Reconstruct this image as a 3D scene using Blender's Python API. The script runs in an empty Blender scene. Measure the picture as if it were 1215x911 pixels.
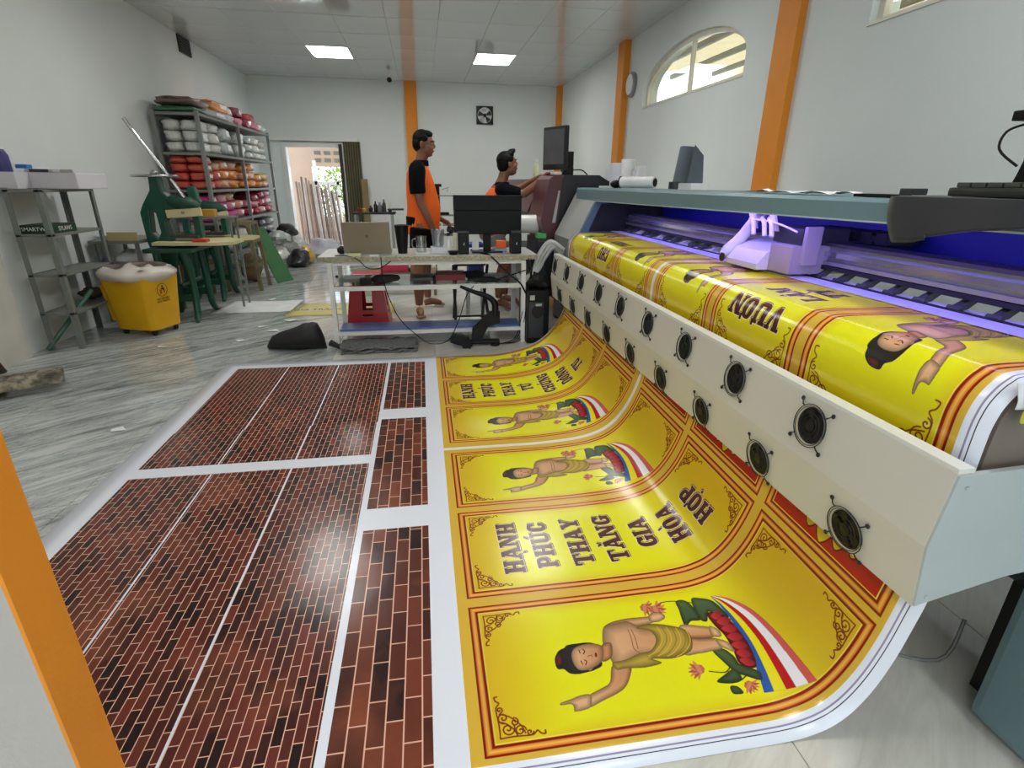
import bpy, bmesh, math, random
import numpy as np
from mathutils import Vector, Matrix, noise
from mathutils.geometry import tessellate_polygon

random.seed(7)
SC = bpy.context.scene
COL = SC.collection
PI = math.pi

# ------------------------------------------------------------------ camera
cam_d = bpy.data.cameras.new('camera'); cam = bpy.data.objects.new('camera', cam_d); COL.objects.link(cam)
F_PX, PITCH, YAW, ROLL = 628.1, math.radians(20.7755), math.radians(9.3472), math.radians(0.5454)
def cam_axes():
    cy, sy, cp, sp = math.cos(YAW), math.sin(YAW), math.cos(PITCH), math.sin(PITCH)
    fw = Vector((sy*cp, cy*cp, -sp)); rt = Vector((cy, -sy, 0)); up = rt.cross(fw)
    cr, sr = math.cos(ROLL), math.sin(ROLL)
    return cr*rt+sr*up, -sr*rt+cr*up, fw
_r, _u, _f = cam_axes()
M = Matrix((_r, _u, -_f)).transposed().to_4x4(); M.translation = Vector((0, 0, 1.3))
cam.matrix_world = M
cam_d.sensor_width = 36.0; cam_d.sensor_fit = 'HORIZONTAL'; cam_d.lens = 36.0*F_PX/1215.0
cam_d.clip_start = 0.05; cam_d.clip_end = 200
SC.camera = cam

# ------------------------------------------------------------------ world, exposure
SC.view_settings.view_transform = 'Standard'; SC.view_settings.look = 'None'
SC.view_settings.gamma = 1.0; SC.view_settings.use_curve_mapping = False
SC.view_settings.exposure = 0.32
world = bpy.data.worlds.new('sky'); SC.world = world; world.use_nodes = True
wn = world.node_tree.nodes; wn['Background'].inputs[0].default_value = (0.80, 0.90, 1.0, 1); wn['Background'].inputs[1].default_value = 2.6
LAMP = 14.5          # emission of the ceiling light panels

# ------------------------------------------------------------------ material helpers
def srgb(r, g, b):
    def c(v):
        v /= 255.0
        return v/12.92 if v <= 0.04045 else ((v+0.055)/1.055)**2.4
    return (c(r), c(g), c(b), 1.0)
class NT:
    """tiny node-graph helper"""
    def __init__(s, m): s.t = m.node_tree; s.n = s.t.nodes; s.l = s.t.links
    def new(s, typ, **kw):
        x = s.n.new(typ)
        for k, v in kw.items(): setattr(x, k, v)
        return x
    def put(s, sock, v):
        if isinstance(v, (int, float)): sock.default_value = v
        elif isinstance(v, tuple): sock.default_value = v
        else: s.l.new(v, sock)
    def m(s, op, a, b=0.0, c=0.0):
        x = s.new('ShaderNodeMath', operation=op)
        s.put(x.inputs[0], a); s.put(x.inputs[1], b); s.put(x.inputs[2], c)
        return x.outputs[0]
    def band(s, x, a, b): return s.m('MULTIPLY', s.m('GREATER_THAN', x, a), s.m('LESS_THAN', x, b))
    def mix(s, f, a, b, mode='MIX'):
        x = s.new('ShaderNodeMix', data_type='RGBA', blend_type=mode)
        s.put(x.inputs[0], f); s.put(x.inputs[6], a); s.put(x.inputs[7], b)
        return x.outputs[2]
    def noise(s, vec, scale, detail=3.0, rough=0.5, dist=0.0):
        x = s.new('ShaderNodeTexNoise'); s.put(x.inputs['Vector'], vec); x.inputs['Scale'].default_value = scale
        x.inputs['Detail'].default_value = detail; x.inputs['Roughness'].default_value = rough; x.inputs['Distortion'].default_value = dist
        return x.outputs[0]
    def ramp(s, f, stops):
        x = s.new('ShaderNodeValToRGB'); s.put(x.inputs[0], f); e = x.color_ramp.elements
        e[0].position, e[0].color = stops[0]; e[1].position, e[1].color = stops[-1]
        for p, c in stops[1:-1]:
            k = e.new(p); k.color = c
        return x.outputs[0]
def mat(name, col, rough=0.5, metal=0.0, var=0.06, vscale=6.0, bump=0.0, bscale=40.0, spec=0.5, coat=0.0, trans=0.0, alpha=1.0, emit=None, es=0.0, sheen=0.0):
    m = bpy.data.materials.new(name); m.use_nodes = True
    g = NT(m); b = g.n['Principled BSDF']
    tc = g.new('ShaderNodeTexCoord')
    n = g.noise(tc.outputs['Object'], vscale, 4.0)
    dark = tuple(max(0, c*(1-var*2.2)) for c in col[:3])+(1,)
    lite = tuple(min(1, c*(1+var*1.4)) for c in col[:3])+(1,)
    g.put(b.inputs['Base Color'], g.ramp(n, [(0.25, dark), (0.5, col), (0.75, lite)]))
    g.put(b.inputs['Roughness'], rough); g.put(b.inputs['Metallic'], metal)
    b.inputs['Specular IOR Level'].default_value = spec
    b.inputs['Coat Weight'].default_value = coat; b.inputs['Coat Roughness'].default_value = 0.15
    b.inputs['Transmission Weight'].default_value = trans; b.inputs['Alpha'].default_value = alpha
    b.inputs['Sheen Weight'].default_value = sheen
    if emit: b.inputs['Emission Color'].default_value = emit; b.inputs['Emission Strength'].default_value = es
    if bump:
        bp = g.new('ShaderNodeBump'); bp.inputs['Strength'].default_value = bump; bp.inputs['Distance'].default_value = 0.01
        g.put(bp.inputs['Height'], g.noise(tc.outputs['Object'], bscale, 3.0)); g.put(b.inputs['Normal'], bp.outputs[0])
    return m
def glass_mat(name, tint=(1, 1, 1, 1), refl=0.12, rough=0.02):
    m = bpy.data.materials.new(name); m.use_nodes = True; g = NT(m); g.n.remove(g.n['Principled BSDF'])
    t = g.new('ShaderNodeBsdfTransparent'); t.inputs[0].default_value = tint
    gl = g.new('ShaderNodeBsdfGlossy'); gl.inputs['Roughness'].default_value = rough
    lw = g.new('ShaderNodeLayerWeight'); lw.inputs[0].default_value = .5; f5 = g.m('POWER', lw.outputs['Facing'], 4.0)
    mx = g.new('ShaderNodeMixShader'); g.put(mx.inputs[0], g.m('ADD', g.m('MULTIPLY', f5, .7), .03+refl*0.4)); g.l.new(t.outputs[0], mx.inputs[1]); g.l.new(gl.outputs[0], mx.inputs[2])
    g.l.new(mx.outputs[0], g.n['Material Output'].inputs[0]); return m

# ------------------------------------------------------------------ mesh helpers
class MB:
    """collects faces, then links them as ONE mesh object"""
    def __init__(s): s.v = []; s.f = []; s.mi = []; s.uv = None
    def add(s, vs, fs, mi=0):
        o = len(s.v); s.v += [tuple(v) for v in vs]; s.f += [tuple(i+o for i in f) for f in fs]; s.mi += [mi]*len(fs); return s
    def box(s, x0, x1, y0, y1, z0, z1, mi=0, rot=None, c=None):
        vs = [Vector((x, y, z)) for z in (z0, z1) for y in (y0, y1) for x in (x0, x1)]
        if rot is not None:
            c = Vector(c) if c is not None else Vector(((x0+x1)/2, (y0+y1)/2, (z0+z1)/2))
            vs = [rot @ (v-c)+c for v in vs]
        return s.add(vs, [(0, 2, 3, 1), (4, 5, 7, 6), (0, 1, 5, 4), (2, 6, 7, 3), (0, 4, 6, 2), (1, 3, 7, 5)], mi)
    def cbox(s, x0, x1, y0, y1, z0, z1, b=0.01, mi=0, rot=None, c=None):
        """box with bevelled edges"""
        b = min(b, (x1-x0)*.45, (y1-y0)*.45, (z1-z0)*.45)
        bm = bmesh.new(); bmesh.ops.create_cube(bm, size=1)
        for v in bm.verts: v.co = Vector(((x0+x1)/2+v.co.x*(x1-x0), (y0+y1)/2+v.co.y*(y1-y0), (z0+z1)/2+v.co.z*(z1-z0)))
        bmesh.ops.bevel(bm, geom=bm.edges[:], offset=b, segments=2, affect='EDGES', profile=0.7)
        cc = Vector(c) if c is not None else Vector(((x0+x1)/2, (y0+y1)/2, (z0+z1)/2))
        vs = [(rot @ (v.co-cc)+cc) if rot is not None else v.co.copy() for v in bm.verts]
        bm.verts.index_update(); s.add(vs, [[v.index for v in f.verts] for f in bm.faces], mi); bm.free(); return s
    def tube(s, pts, r, n=8, mi=0, cap=True, smooth=0, sx=1.0):
        P = [Vector(p) for p in pts]
        if smooth: P = spline(P, smooth)
        R = r if isinstance(r, (list, tuple)) else [r]*len(P)
        if len(R) != len(P):
            R = list(np.interp(np.linspace(0, 1, len(P)), np.linspace(0, 1, len(R)), R))
        vs = []; fs = []
        t = (P[1]-P[0]).normalized(); a = Vector((0, 0, 1)) if abs(t.z) < .9 else Vector((1, 0, 0))
        nx = t.cross(a).normalized()
        for i, p in enumerate(P):
            tt = (P[min(i+1, len(P)-1)]-P[max(i-1, 0)])
            tt = tt.normalized() if tt.length > 1e-9 else t
            nx = (nx-tt*nx.dot(tt)).normalized(); ny = tt.cross(nx)
            for k in range(n):
                an = 2*PI*k/n; vs.append(p+nx*math.cos(an)*R[i]*sx+ny*math.sin(an)*R[i])
            t = tt
        for i in range(len(P)-1):
            for k in range(n): fs.append((i*n+k, i*n+(k+1) % n, (i+1)*n+(k+1) % n, (i+1)*n+k))
        if cap: fs.append(tuple(reversed(range(n)))); fs.append(tuple((len(P)-1)*n+k for k in range(n)))
        return s.add(vs, fs, mi)
    def cyl(s, p0, p1, r0, r1=None, n=16, mi=0): return s.tube([p0, p1], [r0, r0 if r1 is None else r1], n, mi)
    def lathe(s, prof, c=(0, 0, 0), n=20, mi=0, axis='Z', cap=True):
        vs = []; fs = []; c = Vector(c)
        for (r, h) in prof:
            for k in range(n):
                a = 2*PI*k/n; x, y = r*math.cos(a), r*math.sin(a)
                v = {'Z': (x, y, h), 'X': (h, x, y), 'Y': (y, h, x)}[axis]
                vs.append(c+Vector(v))
        for i in range(len(prof)-1):
            for k in range(n): fs.append((i*n+k, i*n+(k+1) % n, (i+1)*n+(k+1) % n, (i+1)*n+k))
        if cap: fs.append(tuple(reversed(range(n)))); fs.append(tuple((len(prof)-1)*n+k for k in range(n)))
        return s.add(vs, fs, mi)
    def prism(s, poly, axis, lo, hi, mi=0, holes=()):
        """extrude a 2D polygon: axis X -> poly in (y,z); Y -> (x,z); Z -> (x,y)"""
        def P(a, h): return {'X': (h, a[0], a[1]), 'Y': (a[0], h, a[1]), 'Z': (a[0], a[1], h)}[axis]
        loops = [list(poly)]+[list(h) for h in holes]
        flat = [p for L in loops for p in L]
        tris = tessellate_polygon([[Vector((p[0], p[1], 0)) for p in L] for L in loops]) if (holes or len(poly) > 4) else None
        n = len(flat); vs = [P(p, lo) for p in flat]+[P(p, hi) for p in flat]; fs = []
        if tris:
            for t in tris: fs.append(tuple(t)); fs.append(tuple(i+n for i in reversed(t)))
        else: fs.append(tuple(range(len(poly)))); fs.append(tuple(n+i for i in reversed(range(len(poly)))))
        o = 0
        for L in loops:
            k = len(L)
            for i in range(k): fs.append((o+i, o+(i+1) % k, n+o+(i+1) % k, n+o+i))
            o += k
        return s.add(vs, fs, mi)
    def ell(s, c, r, n=12, m=8, mi=0, rot=None):
        vs = []; fs = []; c = Vector(c)
        for i in range(m+1):
            th = PI*i/m
            for k in range(n):
                a = 2*PI*k/n
                v = Vector((r[0]*math.sin(th)*math.cos(a), r[1]*math.sin(th)*math.sin(a), r[2]*math.cos(th)))
                vs.append(c+(rot @ v if rot is not None else v))
        for i in range(m):
            for k in range(n): fs.append((i*n+k, (i+1)*n+k, (i+1)*n+(k+1) % n, i*n+(k+1) % n))
        return s.add(vs, fs, mi)
    def grid(s, nu, nv, fn, mi=0):
        vs = [fn(i/(nu-1), j/(nv-1)) for i in range(nu) for j in range(nv)]
        fs = [(i*nv+j, (i+1)*nv+j, (i+1)*nv+j+1, i*nv+j+1) for i in range(nu-1) for j in range(nv-1)]
        return s.add(vs, fs, mi)
    def build(s, name, mats, parent=None, smooth=False, loc=None):
        mats = mats if isinstance(mats, (list, tuple)) else [mats]
        V = np.array(s.v, dtype=float)
        if parent is not None:
            root = parent
            while root.parent: root = root.parent
            off = np.array(root.location); L = None
        elif loc is not None: off = np.array(loc); L = loc
        else:
            off = np.array([(V[:, 0].min()+V[:, 0].max())/2, (V[:, 1].min()+V[:, 1].max())/2, V[:, 2].min()]); L = off
        me = bpy.data.meshes.new(name); me.from_pydata([tuple(v) for v in (V-off)], [], s.f)
        for m in mats: me.materials.append(m)
        me.polygons.foreach_set('material_index', s.mi)
        if smooth: me.shade_smooth()
        bm = bmesh.new(); bm.from_mesh(me); bmesh.ops.recalc_face_normals(bm, faces=bm.faces[:])
        if smooth:
            for e in bm.edges:
                if len(e.link_faces) == 2 and e.calc_face_angle(0) > math.radians(50): e.smooth = False
        bm.to_mesh(me); bm.free()
        o = bpy.data.objects.new(name, me); COL.objects.link(o)
        if parent is not None: o.parent = parent
        else: o.location = tuple(L)
        return o
def spline(P, k):
    out = []
    n = len(P)
    for i in range(n-1):
        a, b, c, d = P[max(i-1, 0)], P[i], P[i+1], P[min(i+2, n-1)]
        for j in range(k):
            t = j/k
            out.append(0.5*((2*b)+(c-a)*t+(2*a-5*b+4*c-d)*t*t+(3*b-a-3*c+d)*t**3))
    out.append(P[-1]); return out
def tag(o, label=None, cat=None, group=None, kind=None):
    if label: o['label'] = label
    if cat: o['category'] = cat
    if group: o['group'] = group
    if kind: o['kind'] = kind
    return o
def thing(name, loc, label, cat, group=None):
    o = bpy.data.objects.new(name, None); COL.objects.link(o); o.location = loc; o.empty_display_size = .1
    return tag(o, label, cat, group)
def copy_tree(o, parent=None):
    c = o.copy(); COL.objects.link(c)
    if parent is not None: c.parent = parent
    for ch in [x for x in o.children]: copy_tree(ch, c)
    return c
def rotz(a): return Matrix.Rotation(a, 3, 'Z')
def rotx(a): return Matrix.Rotation(a, 3, 'X')
def roty(a): return Matrix.Rotation(a, 3, 'Y')

# ------------------------------------------------------------------ text as flat geometry
def text_mesh(body, size, mat_, parent, origin, xdir, ydir, name='lettering', depth=0.0006):
    cu = bpy.data.curves.new(name, 'FONT'); cu.body = body; cu.size = size; cu.align_x = 'CENTER'; cu.align_y = 'CENTER'; cu.extrude = depth
    tmp = bpy.data.objects.new('tmp', cu); COL.objects.link(tmp)
    dg = bpy.context.evaluated_depsgraph_get(); me = bpy.data.meshes.new_from_object(tmp.evaluated_get(dg))
    bpy.data.objects.remove(tmp); bpy.data.curves.remove(cu)
    x = Vector(xdir).normalized(); y = Vector(ydir).normalized(); z = x.cross(y)
    root = parent
    while root is not None and root.parent: root = root.parent
    off = Vector(root.location) if root is not None else Vector((0, 0, 0))
    for v in me.vertices: v.co = Vector(origin)+x*v.co.x+y*v.co.y+z*v.co.z-off
    me.materials.clear(); me.materials.append(mat_)
    o = bpy.data.objects.new(name, me); COL.objects.link(o)
    if parent is not None: o.parent = parent
    return o
# ================================================================== STRUCTURE
XL, XR, YB, YF, ZC = -3.1, 2.9, 11.8, -2.6, 3.12
wall_m = mat('white wall paint', srgb(225, 231, 229), 0.75, var=0.02, vscale=1.2, bump=0.08, bscale=60)
dirty_m = mat('scuffed white plaster', srgb(206, 205, 196), 0.8, var=0.08, vscale=3.0, bump=0.1, bscale=30)
orange_m = mat('orange pilaster paint', srgb(232, 144, 36), 0.55, var=0.03, vscale=3, bump=0.1, bscale=80)
white_m = mat('white painted metal', srgb(232, 232, 228), 0.35, var=0.03)
plaster_m = mat('pale grey plaster', srgb(184, 177, 170), 0.85, var=0.03, vscale=2, bump=0.15, bscale=90)
grout_m = mat('grey grout', srgb(150, 152, 148), 0.7)

def marble(name, light, mid, dark, streak):
    m = bpy.data.materials.new(name); m.use_nodes = True; g = NT(m); b = g.n['Principled BSDF']
    geo = g.new('ShaderNodeNewGeometry')
    mp = g.new('ShaderNodeMapping'); g.put(mp.inputs[0], geo.outputs['Position'])
    mp.inputs['Rotation'].default_value = (0, 0, math.radians(-40))
    mq = g.new('ShaderNodeMapping'); g.put(mq.inputs[0], mp.outputs[0]); mq.inputs['Scale'].default_value = (0.7, 4.6, 1); mp = mq
    n1 = g.noise(mp.outputs[0], 1.6, 7, 0.62, 1.1)
    n2 = g.noise(mp.outputs[0], 4.2, 6, 0.6, 1.8)
    f = g.m('ADD', g.m('MULTIPLY', n1, 0.62), g.m('MULTIPLY', n2, 0.38))
    c = g.ramp(f, [(0.36, dark), (0.47, mid), (0.59, light), (0.8, light)])
    vein = g.m('ABSOLUTE', g.m('SUBTRACT', n2, 0.5))
    v2 = g.m('LESS_THAN', vein, 0.012)
    c = g.mix(g.m('MULTIPLY', v2, streak), c, dark)
    g.put(b.inputs['Base Color'], c); b.inputs['Roughness'].default_value = 0.09
    b.inputs['Specular IOR Level'].default_value = 0.6
    return m
marble_m = marble('polished grey veined marble tile', srgb(206, 211, 208), srgb(174, 180, 178), srgb(104, 114, 113), 0.6)
cream_m = marble('polished cream tile', srgb(222, 220, 210), srgb(212, 210, 200), srgb(198, 196, 184), 0.1)

# floor: slab with one part per tile
fl = MB().box(XL-.15, XR+.15, YF, YB+.3, -0.15, -0.004).build('floor', grout_m); tag(fl, kind='structure')
TS = 0.8
def tile_mesh(name, w, d, m):
    t = MB().cbox(-w/2, w/2, -d/2, d/2, -.008, 0, .0012)
    o = t.build(name, m, loc=(0, 0, 0)); me = o.data; bpy.data.objects.remove(o); return me
tA = tile_mesh('tile', TS-.003, TS-.003, marble_m); tB = tile_mesh('tile', TS-.003, TS-.003, cream_m)
xe = -0.75
cols = []
x = xe
while x < XR: cols.append((x, tB)); x += TS
x = xe-TS
while x > XL-TS: cols.append((x, tA)); x -= TS
for cx, me in cols:
    y = -2.6
    while y < YB:
        o = bpy.data.objects.new('tile', me); COL.objects.link(o); o.parent = fl
        o.location = Vector((cx+TS/2, y+TS/2, 0))-fl.location
        x0, x1 = max(cx, XL-.1), min(cx+TS, XR+.1)
        if x1-x0 < TS-.01: o.scale.x = (x1-x0)/TS; o.location.x = (x0+x1)/2-fl.location.x
        y += TS

# ceiling: slab with one part per panel; joints are recessed
ceil_back = mat('dark ceiling joint', srgb(120, 124, 124), 0.8)
ceil_m = mat('glossy white ceiling panel', srgb(204, 209, 210), 0.07, var=0.015, vscale=1.0, spec=0.75)
ce = MB().box(XL-.1, XR+.1, YF, YB+.1, ZC+.012, ZC+.12).build('ceiling', ceil_back); tag(ce, kind='structure')
CW, CD = 0.62, 0.80
t = MB().cbox(-CW/2+.0012, CW/2-.0012, -CD/2+.004, CD/2-.004, 0, .014, .004); o = t.build('ceiling_panel', ceil_m, loc=(0, 0, 0)); cpm = o.data; bpy.data.objects.remove(o)
lamp_cells = []
X0c, Y0c = 0.92-CW*7, 9.16-CD*15
ix = 0
for i in range(12):
    for j in range(20):
        cx, cy = X0c+CW*i+CW/2, Y0c+CD*j+CD/2
        x0, x1, y0, y1 = max(cx-CW/2, XL), min(cx+CW/2, XR), max(cy-CD/2, YF), min(cy+CD/2, YB)
        if x1-x0 < .02 or y1-y0 < .02: continue
        if i in (3, 7) and j in (15, 10, 5, 1): lamp_cells.append((cx, cy, i, j)); continue
        o = bpy.data.objects.new('ceiling_panel', cpm); COL.objects.link(o); o.parent = ce
        o.location = Vector(((x0+x1)/2, (y0+y1)/2, ZC))-ce.location; o.scale = ((x1-x0)/CW, (y1-y0)/CD, 1)
lamp_m = mat('lit lamp diffuser', (0.9, 0.9, 0.9, 1), 0.5, emit=(1, 0.985, 0.95, 1), es=LAMP)
frame_m = mat('lamp frame', srgb(230, 232, 232), 0.3)
for cx, cy, i, j in lamp_cells:
    wh = {(3, 15): 'lit white ceiling panel, left one of the two in view', (7, 15): 'lit white ceiling panel, right one of the two in view'}.get((i, j), 'white ceiling light panel on the %s side, %s, out of the picture' % ('left' if i == 3 else 'right', {10: 'above the work table', 5: 'above the printed sheet', 1: 'nearest the front opening'}.get(j, '')))
    r = thing('ceiling_light', (cx, cy, ZC), wh, 'light', 'flat ceiling light panels')
    fr = MB()
    a, b_ = CW/2-.004, CD/2-.004
    fr.box(cx-a, cx+a, cy-b_, cy-b_+.02, ZC-.004, ZC+.03).box(cx-a, cx+a, cy+b_-.02, cy+b_, ZC-.004, ZC+.03)
    fr.box(cx-a, cx-a+.02, cy-b_+.02, cy+b_-.02, ZC-.004, ZC+.03).box(cx+a-.02, cx+a, cy-b_+.02, cy+b_-.02, ZC-.004, ZC+.03)
    fr.build('frame', frame_m, r); MB().box(cx-a+.02, cx+a-.02, cy-b_+.02, cy+b_-.02, ZC+.001, ZC+.02).build('diffuser', lamp_m, r)

# walls
w = MB().box(XL-.2, XL, YF, YB+.2, -.15, ZC+.12).build('wall_left', wall_m); tag(w, kind='structure')
DX0, DX1, DZ = -2.62, -1.50, 1.98
w = MB().prism([(XL-.2, -.15), (DX0, -.15), (DX0, DZ), (DX1, DZ), (DX1, -.15), (XR+.2, -.15), (XR+.2, ZC+.12), (XL-.2, ZC+.12)], 'Y', YB, YB+.2).build('wall_back', wall_m); tag(w, kind='structure')
def arch(y0, y1, zb, zs, zt, n=20):
    c, a = (y0+y1)/2, (y1-y0)/2
    pts = [(y0, zb), (y0, zs)]
    for k in range(1, n): 
        th = PI*(1-k/n) ; pts.append((c+a*math.cos(th), zs+(zt-zs)*math.sin(th)))
    return pts+[(y1, zs), (y1, zb)]
WIN = [(5.03, 7.39, 2.215, 2.40, 2.79), (1.24, 3.60, 2.265, 2.42, 2.84)]
w = MB().prism([(YF, -.15), (YB+.2, -.15), (YB+.2, ZC+.12), (YF, ZC+.12)], 'X', XR, XR+.2, holes=[list(reversed(arch(*a))) for a in WIN]).build('wall_right', wall_m); tag(w, kind='structure')
# wall stub beside the camera (opening the photograph is taken through)
w = MB().box(XL, -.604, .695, .775, 0, ZC).build('wall_front', plaster_m); tag(w, kind='structure')
w = MB().box(-.604, -.598, .694, .776, 0, ZC).build('trim_1', orange_m); tag(w, kind='structure')
w = MB().box(XL, XL+.04, 3.3, 4.5, 0, ZC).build('trim_2', dirty_m); tag(w, kind='structure')
# orange pilasters
def pil(n, *b): tag(MB().box(*b).build('trim_%d' % n, orange_m), kind='structure')
pil(3, XR-.06, XR, 4.26, 4.53, 0, ZC)
pil(4, XR-.09, XR, 7.95, 8.2, 0, ZC)
pil(5, XR-.10, XR, YB-.12, YB, 0, ZC)
pil(6, -.235, .0, YB-.06, YB, 0, ZC)
# arched windows
alu_m = mat('cream window frame', srgb(226, 222, 206), 0.4)
glass_m = glass_mat('window glass', (0.97, 0.98, 0.95, 1), 0.08)
for k, a in enumerate(WIN):
    y0, y1, zb, zs, zt = a
    inner = arch(y0+.05, y1-.05, zb+.045, zs, zt-.05)
    wd = MB().prism(arch(*a), 'X', XR+.05, XR+.10, holes=[list(reversed(inner))]).build('window_%d' % (k+1), alu_m); tag(wd, kind='structure')
    MB().box(XR+.055, XR+.095, (y0+y1)/2-.02, (y0+y1)/2+.02, zb+.045, zt-.05).build('mullion', alu_m, wd)
    MB().prism([(y0, zb), (y1, zb), (y1, zb+.02), (y0, zb+.02)], 'X', XR-.012, XR+.2).build('sill', alu_m, wd)
    MB().prism(inner, 'X', XR+.073, XR+.078).build('pane', glass_m, wd)
# canopy outside the arched windows: corrugated roof sheets on beams
cor_m = mat('weathered translucent roof sheet', srgb(214, 198, 160), 0.6, var=0.12, vscale=4)
_g = NT(cor_m); _p = _g.n['Principled BSDF']; _t = _g.new('ShaderNodeBsdfTranslucent'); _g.put(_t.inputs[0], srgb(226, 208, 168)); _x = _g.new('ShaderNodeMixShader'); _x.inputs[0].default_value = .55
_g.l.new(_p.outputs[0], _x.inputs[1]); _g.l.new(_t.outputs[0], _x.inputs[2]); _g.l.new(_x.outputs[0], _g.n['Material Output'].inputs[0])
beam_m = mat('grey steel beam', srgb(120, 118, 108), 0.6)
cr = thing('canopy', (4.6, 5, 2.6), 'beige corrugated canopy roof outside the arched windows', 'roof')
for k in range(9):
    yy = -1+k*1.4
    MB().grid(60, 2, lambda u, v, yy=yy: (3.15+3.4*v, yy+1.38*u, 3.25+.35*v+.02*math.sin(u*60))).build('roof_sheet', cor_m, cr, smooth=True)
for k in range(4): MB().box(3.3+k*.9, 3.36+k*.9, -1.2, 11.6, 3.12+k*.09, 3.2+k*.09).build('beam', beam_m, cr)
tag(MB().box(6.6, 6.7, -2, 12, 0, 3.9).build('neighbour_wall', mat('pale neighbouring wall', srgb(226, 214, 184), 0.8)), 'pale plastered wall across the alley outside the arched windows', 'wall')
tag(MB().box(3.1, 6.4, -2, 12, -.16, -.10).build('alley_ground', grout_m), 'bare concrete alley ground beyond the right wall', 'ground')

# doorway in the back wall
dr = MB()
dr.box(DX0-.02, DX0+.06, YB-.03, YB+.2, 0, DZ+.02).box(DX1-.06, DX1+.02, YB-.03, YB+.2, 0, DZ+.02).box(DX0+.06, DX1-.06, YB-.03, YB+.2, DZ-.06, DZ+.02)
dr.box(DX0-.02, DX1+.02, YB-.05, YB+.2, 0, .035)
do = dr.build('door_1', white_m); tag(do, kind='structure')
MB().box(-2.83, -1.18, YB-.09, YB-.01, DZ+.05, DZ+.12).build('track', white_m, do)
fold_shade_m = mat('pleat-shaded olive folding shutter', srgb(96, 92, 70), 0.45)  # darker copy on alternate leaves paints in the shade between pleats
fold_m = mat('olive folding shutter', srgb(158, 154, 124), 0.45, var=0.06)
for k in range(14):   # folded accordion leaves of the sliding gate, one part each
    x = -1.47+k*.0235
    MB().add([(x, YB-.05, .04), (x+.012, YB-.08, .04), (x+.0235, YB-.05, .04), (x, YB-.05, DZ+.05), (x+.012, YB-.08, DZ+.05), (x+.0235, YB-.05, DZ+.05)], [(0, 1, 4, 3), (1, 2, 5, 4), (0, 3, 5, 2), (0, 2, 1), (3, 4, 5)]).build('gate_leaf', fold_m if k % 2 else fold_shade_m, do)
MB().box(-1.56, -1.50, YB-.07, YB-.02, .03, DZ).build('gate_post', mat('dark gate post', srgb(52, 44, 38), .5), do)
# front wall with a wide opening, unseen behind the camera, added to cut daylight
w = MB().prism([(XL-.2, -.15), (-1.6, -.15), (-1.6, 2.5), (1.3, 2.5), (1.3, -.15), (XR+.2, -.15), (XR+.2, ZC+.12), (XL-.2, ZC+.12)], 'Y', YF-.15, YF).build('wall_entrance', wall_m); tag(w, kind='structure')
tag(MB().box(-5, 5, -8, YF, -.16, -.02).build('street_ground', grout_m), 'grey pavement outside the front opening behind the camera', 'ground')
tag(MB().cbox(-4.6, .2, YB+.2, 14.4, 2.95, 3.05, .01).build('yard_shade_slab', white_m), 'unseen slab added to shade the yard beyond the doorway', 'roof')  # added out of view to keep sky light off the yard
# outside the doorway
yard_m = mat('sunlit concrete', srgb(226, 218, 208), 0.8, var=.05)
tag(MB().box(-5, 1, YB+.2, 17, -.16, -.02).build('yard_ground', yard_m), 'sunlit concrete yard floor beyond the open doorway', 'ground')
pk_m = mat('pinkish plaster', srgb(200, 172, 150), 0.85, var=.06, vscale=3)
sh = MB().box(-4.4, -2.52, 14.0, 14.1, -.02, 3.4).box(-2.52, -1.0, 14.0, 14.1, 1.62, 3.4).box(-2.52, -1.0, 14.0, 14.1, -.02, .5)
sh = sh.build('outer_wall', pk_m); tag(sh, 'pinkish outer wall seen through the open doorway', 'wall')
for k in range(3):
    for j in range(3): MB().box(-2.42+k*.22, -2.28+k*.22, 13.98, 14.0, 1.72+.16*j, 1.80+.16*j).build('vent_hole', beam_m, sh)
lf_m = mat('sunlit yellow-green leaves', srgb(140, 170, 60), 0.6, var=.25, vscale=10)
br = MB(); rs = np.random.RandomState(3)
for k in range(1100):
    c = Vector((-2.0+rs.normal()*.42, 15.6+rs.normal()*.3, 1.0+rs.normal()*.5)); 
    if c.z < .05: continue
    d = Vector(rs.normal(size=3)).normalized(); e = d.cross(Vector(rs.normal(size=3))).normalized()
    br.add([c-d*.07, c+e*.028, c+d*.07, c-e*.028], [(0, 1, 2, 3)])
bu = thing('bush', (-2.0, 15.6, -.02), 'bright yellow-green bush in sunlight beyond the doorway', 'bush')
fo = br.build('foliage', lf_m, bu); fo['kind'] = 'stuff'
MB().tube([(-2.0, 15.6, -.02), (-2.05, 15.6, .8), (-1.9, 15.6, 1.5)], [.04, .02], 6).build('stem', beam_m, bu)
# long wrapped profiles leaning outside the door
prof_ms = [mat('wrapped profile %d' % i, c, .35, var=.1, vscale=9) for i, c in enumerate([srgb(136, 112, 98), srgb(170, 150, 138), srgb(112, 84, 72), srgb(178, 170, 166)])]
for k in range(17):
    x = -2.80+k*.053; top = 1.25-abs(k-3)*.02+random.uniform(-.1, .1)
    lab = '%s wrapped strip %s in the row leaning outside the doorway' % (['tan', 'pale', 'brown', 'whitish'][k % 4], ['at the left end', 'second from the left', 'third from the left', 'fourth from the left', 'fifth from the left', 'sixth from the left', 'seventh from the left', 'eighth from the left', 'in the middle', 'eighth from the right', 'seventh from the right', 'sixth from the right', 'fifth from the right', 'fourth from the right', 'third from the right', 'second from the right', 'at the right end'][k])
    r = MB().tube([(x+.28, 12.25+.03*(k % 3), 0), (x-.02, 13.6+.05*(k % 3), top+.12)], .025, 6).build('wrapped_profile', prof_ms[k % 4])
    tag(r, lab, 'strip', 'strips leaning outside the doorway')
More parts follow.
